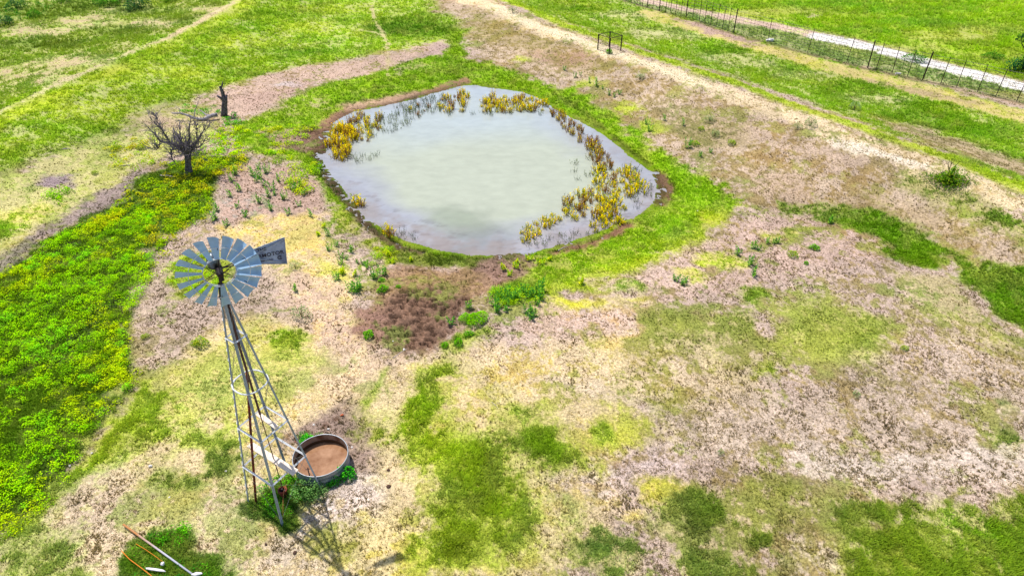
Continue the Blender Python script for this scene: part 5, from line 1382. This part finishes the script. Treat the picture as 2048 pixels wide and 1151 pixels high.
for nm, pts, offs, ra_, rb_ in [("trunk", [(775, 448), (730, 452), (690, 468), (640, 495), (580, 490), (520, 472), (460, 448), (400, 432), (320, 432)], [.3, .2, .1, 0, 0, 0, 0, 0, 0], .17, .05),
                                ("branch", [(700, 462), (660, 448), (632, 425), (590, 398)], [.1, .3, .5, .6], .07, .02), ("branch", [(538, 470), (552, 400), (575, 340), (605, 262)], [0, .2, .3, .3], .045, .01),
                                ("branch", [(402, 432), (400, 395), (375, 380), (348, 362)], [0, 0, 0, 0], .035, .01), ("branch", [(330, 430), (312, 424)], [0, 0], .04, .01)]:
    w = wob(trace(b2, pts, offs), 2, .02)
    w = [Vector((p.x, p.y, max(p.z, hz(p.x, p.y) + .06))) for p in w]
    mb = MB(b2); mb.tube(w, lerp_r(ra_, rb_, len(w)), 8); mb.build(nm, LOGM, lg, smooth=True)
# mesquite on the right slope
def mp_(x_, y_): return 1840 + x_ / 11.51, 290 + y_ / 11.51
b3 = Vector(at(1893, 366)); mq = empty("scrubby_tree", b3); tag(mq, "small scrubby tree with bare upper branches over a dark green skirt at the right", "small tree")
DKB = simple("dark_branch", (64, 50, 44), .9, 0, 10, .3)
for pts, offs, ra_, rb_ in [([(600, 870), (640, 700), (670, 570)], [0, 0, 0], .045, .03), ([(670, 570), (645, 440), (680, 300)], [0, .1, .2], .025, .008), ([(670, 570), (710, 450), (740, 300)], [0, -.1, -.1], .025, .008), ([(640, 690), (770, 575), (820, 480), (890, 400)], [0, 0, .1, .1], .035, .012),
                            ([(720, 440), (790, 360), (830, 300)], [0, .1, .1], .015, .005), ([(610, 800), (500, 650), (545, 520)], [0, -.2, -.2], .02, .006), ([(630, 780), (800, 700), (900, 700)], [0, -.2, -.3], .02, .006)]:
    w = wob([Vector(lift(*mp_(*p), b3, o_)) for p, o_ in zip(pts, offs)], 2, .02); mb = MB(b3); mb.tube(w, lerp_r(ra_, rb_, len(w)), 6); mb.build("branch", DKB, mq)
lf = MB()
for k in range(3000):
    a_ = random.random() * 6.28; r_ = abs(random.gauss(0, .62)) * (1 + .35 * math.sin(a_ * 3 + 1)); h_ = random.random() ** 1.3 * max(.12, .95 - .5 * r_) * (1 + .3 * math.sin(a_ * 2))
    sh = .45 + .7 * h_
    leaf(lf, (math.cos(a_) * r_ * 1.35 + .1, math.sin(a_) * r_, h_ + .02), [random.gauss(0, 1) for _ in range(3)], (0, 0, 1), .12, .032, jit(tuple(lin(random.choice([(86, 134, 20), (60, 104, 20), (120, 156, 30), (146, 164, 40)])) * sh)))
for c_ in [(.72, .1, 1.55), (.9, .2, 1.3), (.35, 0, 1.7), (.05, 0, 1.6)]:
    for k in range(40):
        p = Vector(c_) + Vector([random.gauss(0, .14) for _ in range(3)]); leaf(lf, p, [random.gauss(0, 1) for _ in range(3)], (0, 0, 1), .06, .02, jit(tuple(lin((120, 140, 60)))))
lf.build("foliage", LEAF, mq)
# dark tree beyond the road
b4 = Vector(at(2046, 140)); t4 = empty("dark_tree", b4); tag(t4, "dark green tree beyond the white road at the right edge", "tree")
mb = MB(b4); mb.tube([b4 + Vector((0, 0, -.1)), b4 + Vector((-.2, 0, 1.6)), b4 + Vector((-.5, .1, 3.0))], [.16, .12, .05], 8); mb.tube([b4 + Vector((-.15, 0, 1.2)), b4 + Vector((.6, 0, 2.4)), b4 + Vector((.9, 0, 3.2))], [.1, .06, .03], 7)
mb.tube([b4 + Vector((-.2, 0, 1.5)), b4 + Vector((-1.1, 0, 2.3)), b4 + Vector((-1.5, 0, 3.0))], [.07, .04, .02], 7); mb.build("trunk", DKB, t4)
def crown(cs, n, cols, size):
    mb = MB()
    for c_, r_ in cs:
        for k in range(int(n * r_ * r_)):
            v = Vector([random.gauss(0, 1) for _ in range(3)]).normalized() * r_ * random.random() ** .4; p = Vector(c_) + Vector((v.x, v.y, v.z * .75))
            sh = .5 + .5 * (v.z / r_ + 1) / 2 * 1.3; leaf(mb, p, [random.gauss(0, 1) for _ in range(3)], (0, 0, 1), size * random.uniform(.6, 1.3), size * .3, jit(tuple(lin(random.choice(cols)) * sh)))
    return mb
crown([((-.5, 0, 3.1), .8), ((.7, 0, 3.3), .9), ((0, .3, 3.9), .8), ((-1.4, 0, 2.9), .5), ((.9, .2, 2.4), .6)], 420, [(50, 96, 40), (36, 76, 36), (80, 120, 40)], .2).build("crown", LEAF, t4)
crown([((-1.2, -.3, .55), .85), ((-.3, -.4, .7), .95), ((.7, -.3, .6), .9), ((1.7, -.2, .6), .9)], 520, [(40, 92, 60), (30, 72, 46), (60, 120, 50)], .18).build("undergrowth", LEAF, t4)

# ------------------------------------------------------------------ wire pen
POST = simple("dark_fence_post", (70, 52, 50), .8, .2, 8, .3)
WIRE = simple("dull_fence_wire", (120, 110, 104), .6, .3, 8, .2)
pb_ = [Vector(at(1195.3, 99.5)), Vector(at(1218.4, 107.5)), Vector(at(1241.4, 101.7)), None]
pb_[3] = pb_[0] + pb_[2] - pb_[1]; pb_[3].z = hz(pb_[3].x, pb_[3].y)
pc = sum(pb_, Vector()) / 4; pn = empty("wire_pen", pc); tag(pn, "small square wire pen with four dark posts beside the ridge track", "pen")
for p in pb_:
    mb = MB(pc); mb.tube([p - Vector((0, 0, .2)), p + Vector((0, 0, 1.42))], .055, 8); mb.build("post", POST, pn)
for i in range(4):
    a_, b_ = pb_[i], pb_[(i + 1) % 4]
    mb = MB(pc); mb.tube([a_ + Vector((0, 0, 1.38)), b_ + Vector((0, 0, 1.38))], .03, 6); mb.build("top_rail", POST, pn)
    mb = MB(pc)
    for h_ in (.2, .45, .7, .95, 1.18): mb.tube([a_ + Vector((0, 0, h_)), b_ + Vector((0, 0, h_))], .005, 4, caps=False)
    for k in range(1, 12):
        q_ = a_.lerp(b_, k / 12); mb.tube([q_ + Vector((0, 0, .05)), q_ + Vector((0, 0, 1.36))], .004, 4, caps=False)
    mb.build("wire_mesh", WIRE, pn)

# ------------------------------------------------------------------ the tall fence
FP = [(1228, -6, 0), (1240, -3, 0), (1252, 2, 0), (1263.4, 6, 0), (1274, 9.7, 0), (1285, 12.5, 0), (1294, 15.6, 1), (1305.6, 18, 0), (1318.6, 22, 1), (1331, 24.5, 0), (1341, 27, 0), (1350.6, 29.7, 0), (1361.6, 32, 0), (1372, 35.6, 1), (1384.5, 39.3, 0),
      (1398, 43, 0), (1409.5, 47, 0), (1421, 50.6, 0), (1432, 54, 0), (1444, 58.5, 0), (1455.6, 62, 0), (1467, 66.4, 1), (1535, 84, 0), (1614.6, 106, 0), (1693, 126, 0), (1735, 136, 1), (1752, 139, 0), (1784, 146, 0), (1814.5, 153, 0),
      (1845, 160, 1), (1881, 168, 0), (1913, 174.5, 0), (1954.5, 184, 0), (1991, 193.6, 0), (2033, 203, 0), (2080, 214, 0), (2135, 227, 0)]
fpts = [(Vector(at(a_, b_)), k) for a_, b_, k in FP]
fo = fpts[0][0]; fe = empty("wire_fence", fo); tag(fe, "tall wire game fence on thin dark posts running past the white gravel road", "fence")
def mkpost(r_, h_):
    mb = MB(); mb.tube([(0, 0, -.3), (0, 0, h_)], r_, 6); o = mb.build("post", POST); me_ = o.data; bpy.data.objects.remove(o); return me_
PM = [mkpost(.03, 2.35), mkpost(.06, 2.5)]
random.seed(9)
for p, k in fpts:
    o = link("post", PM[k], fe, tuple(p - fo)); o.rotation_euler = (random.uniform(-.03, .03), random.uniform(-.04, .05), random.random())
mb = MB(fo)
for (a_, _), (b_, _) in zip(fpts[:-1], fpts[1:]):
    for h_ in (.12, .35, .6, .85, 1.1, 1.4, 1.7, 2.0, 2.25): mb.tube([a_ + Vector((0, 0, h_)), b_ + Vector((0, 0, h_))], .011, 4, caps=False)
    n_ = max(2, int((b_ - a_).length / .45))
    for k in range(1, n_):
        q_ = a_.lerp(b_, k / n_); mb.tube([q_ + Vector((0, 0, .1)), q_ + Vector((0, 0, 2.25))], .008, 4, caps=False)
mb.build("wire_mesh", WIRE, fe)

for o in list(COL.objects):
    if o.type == 'MESH' and o.users == 0: bpy.data.objects.remove(o)
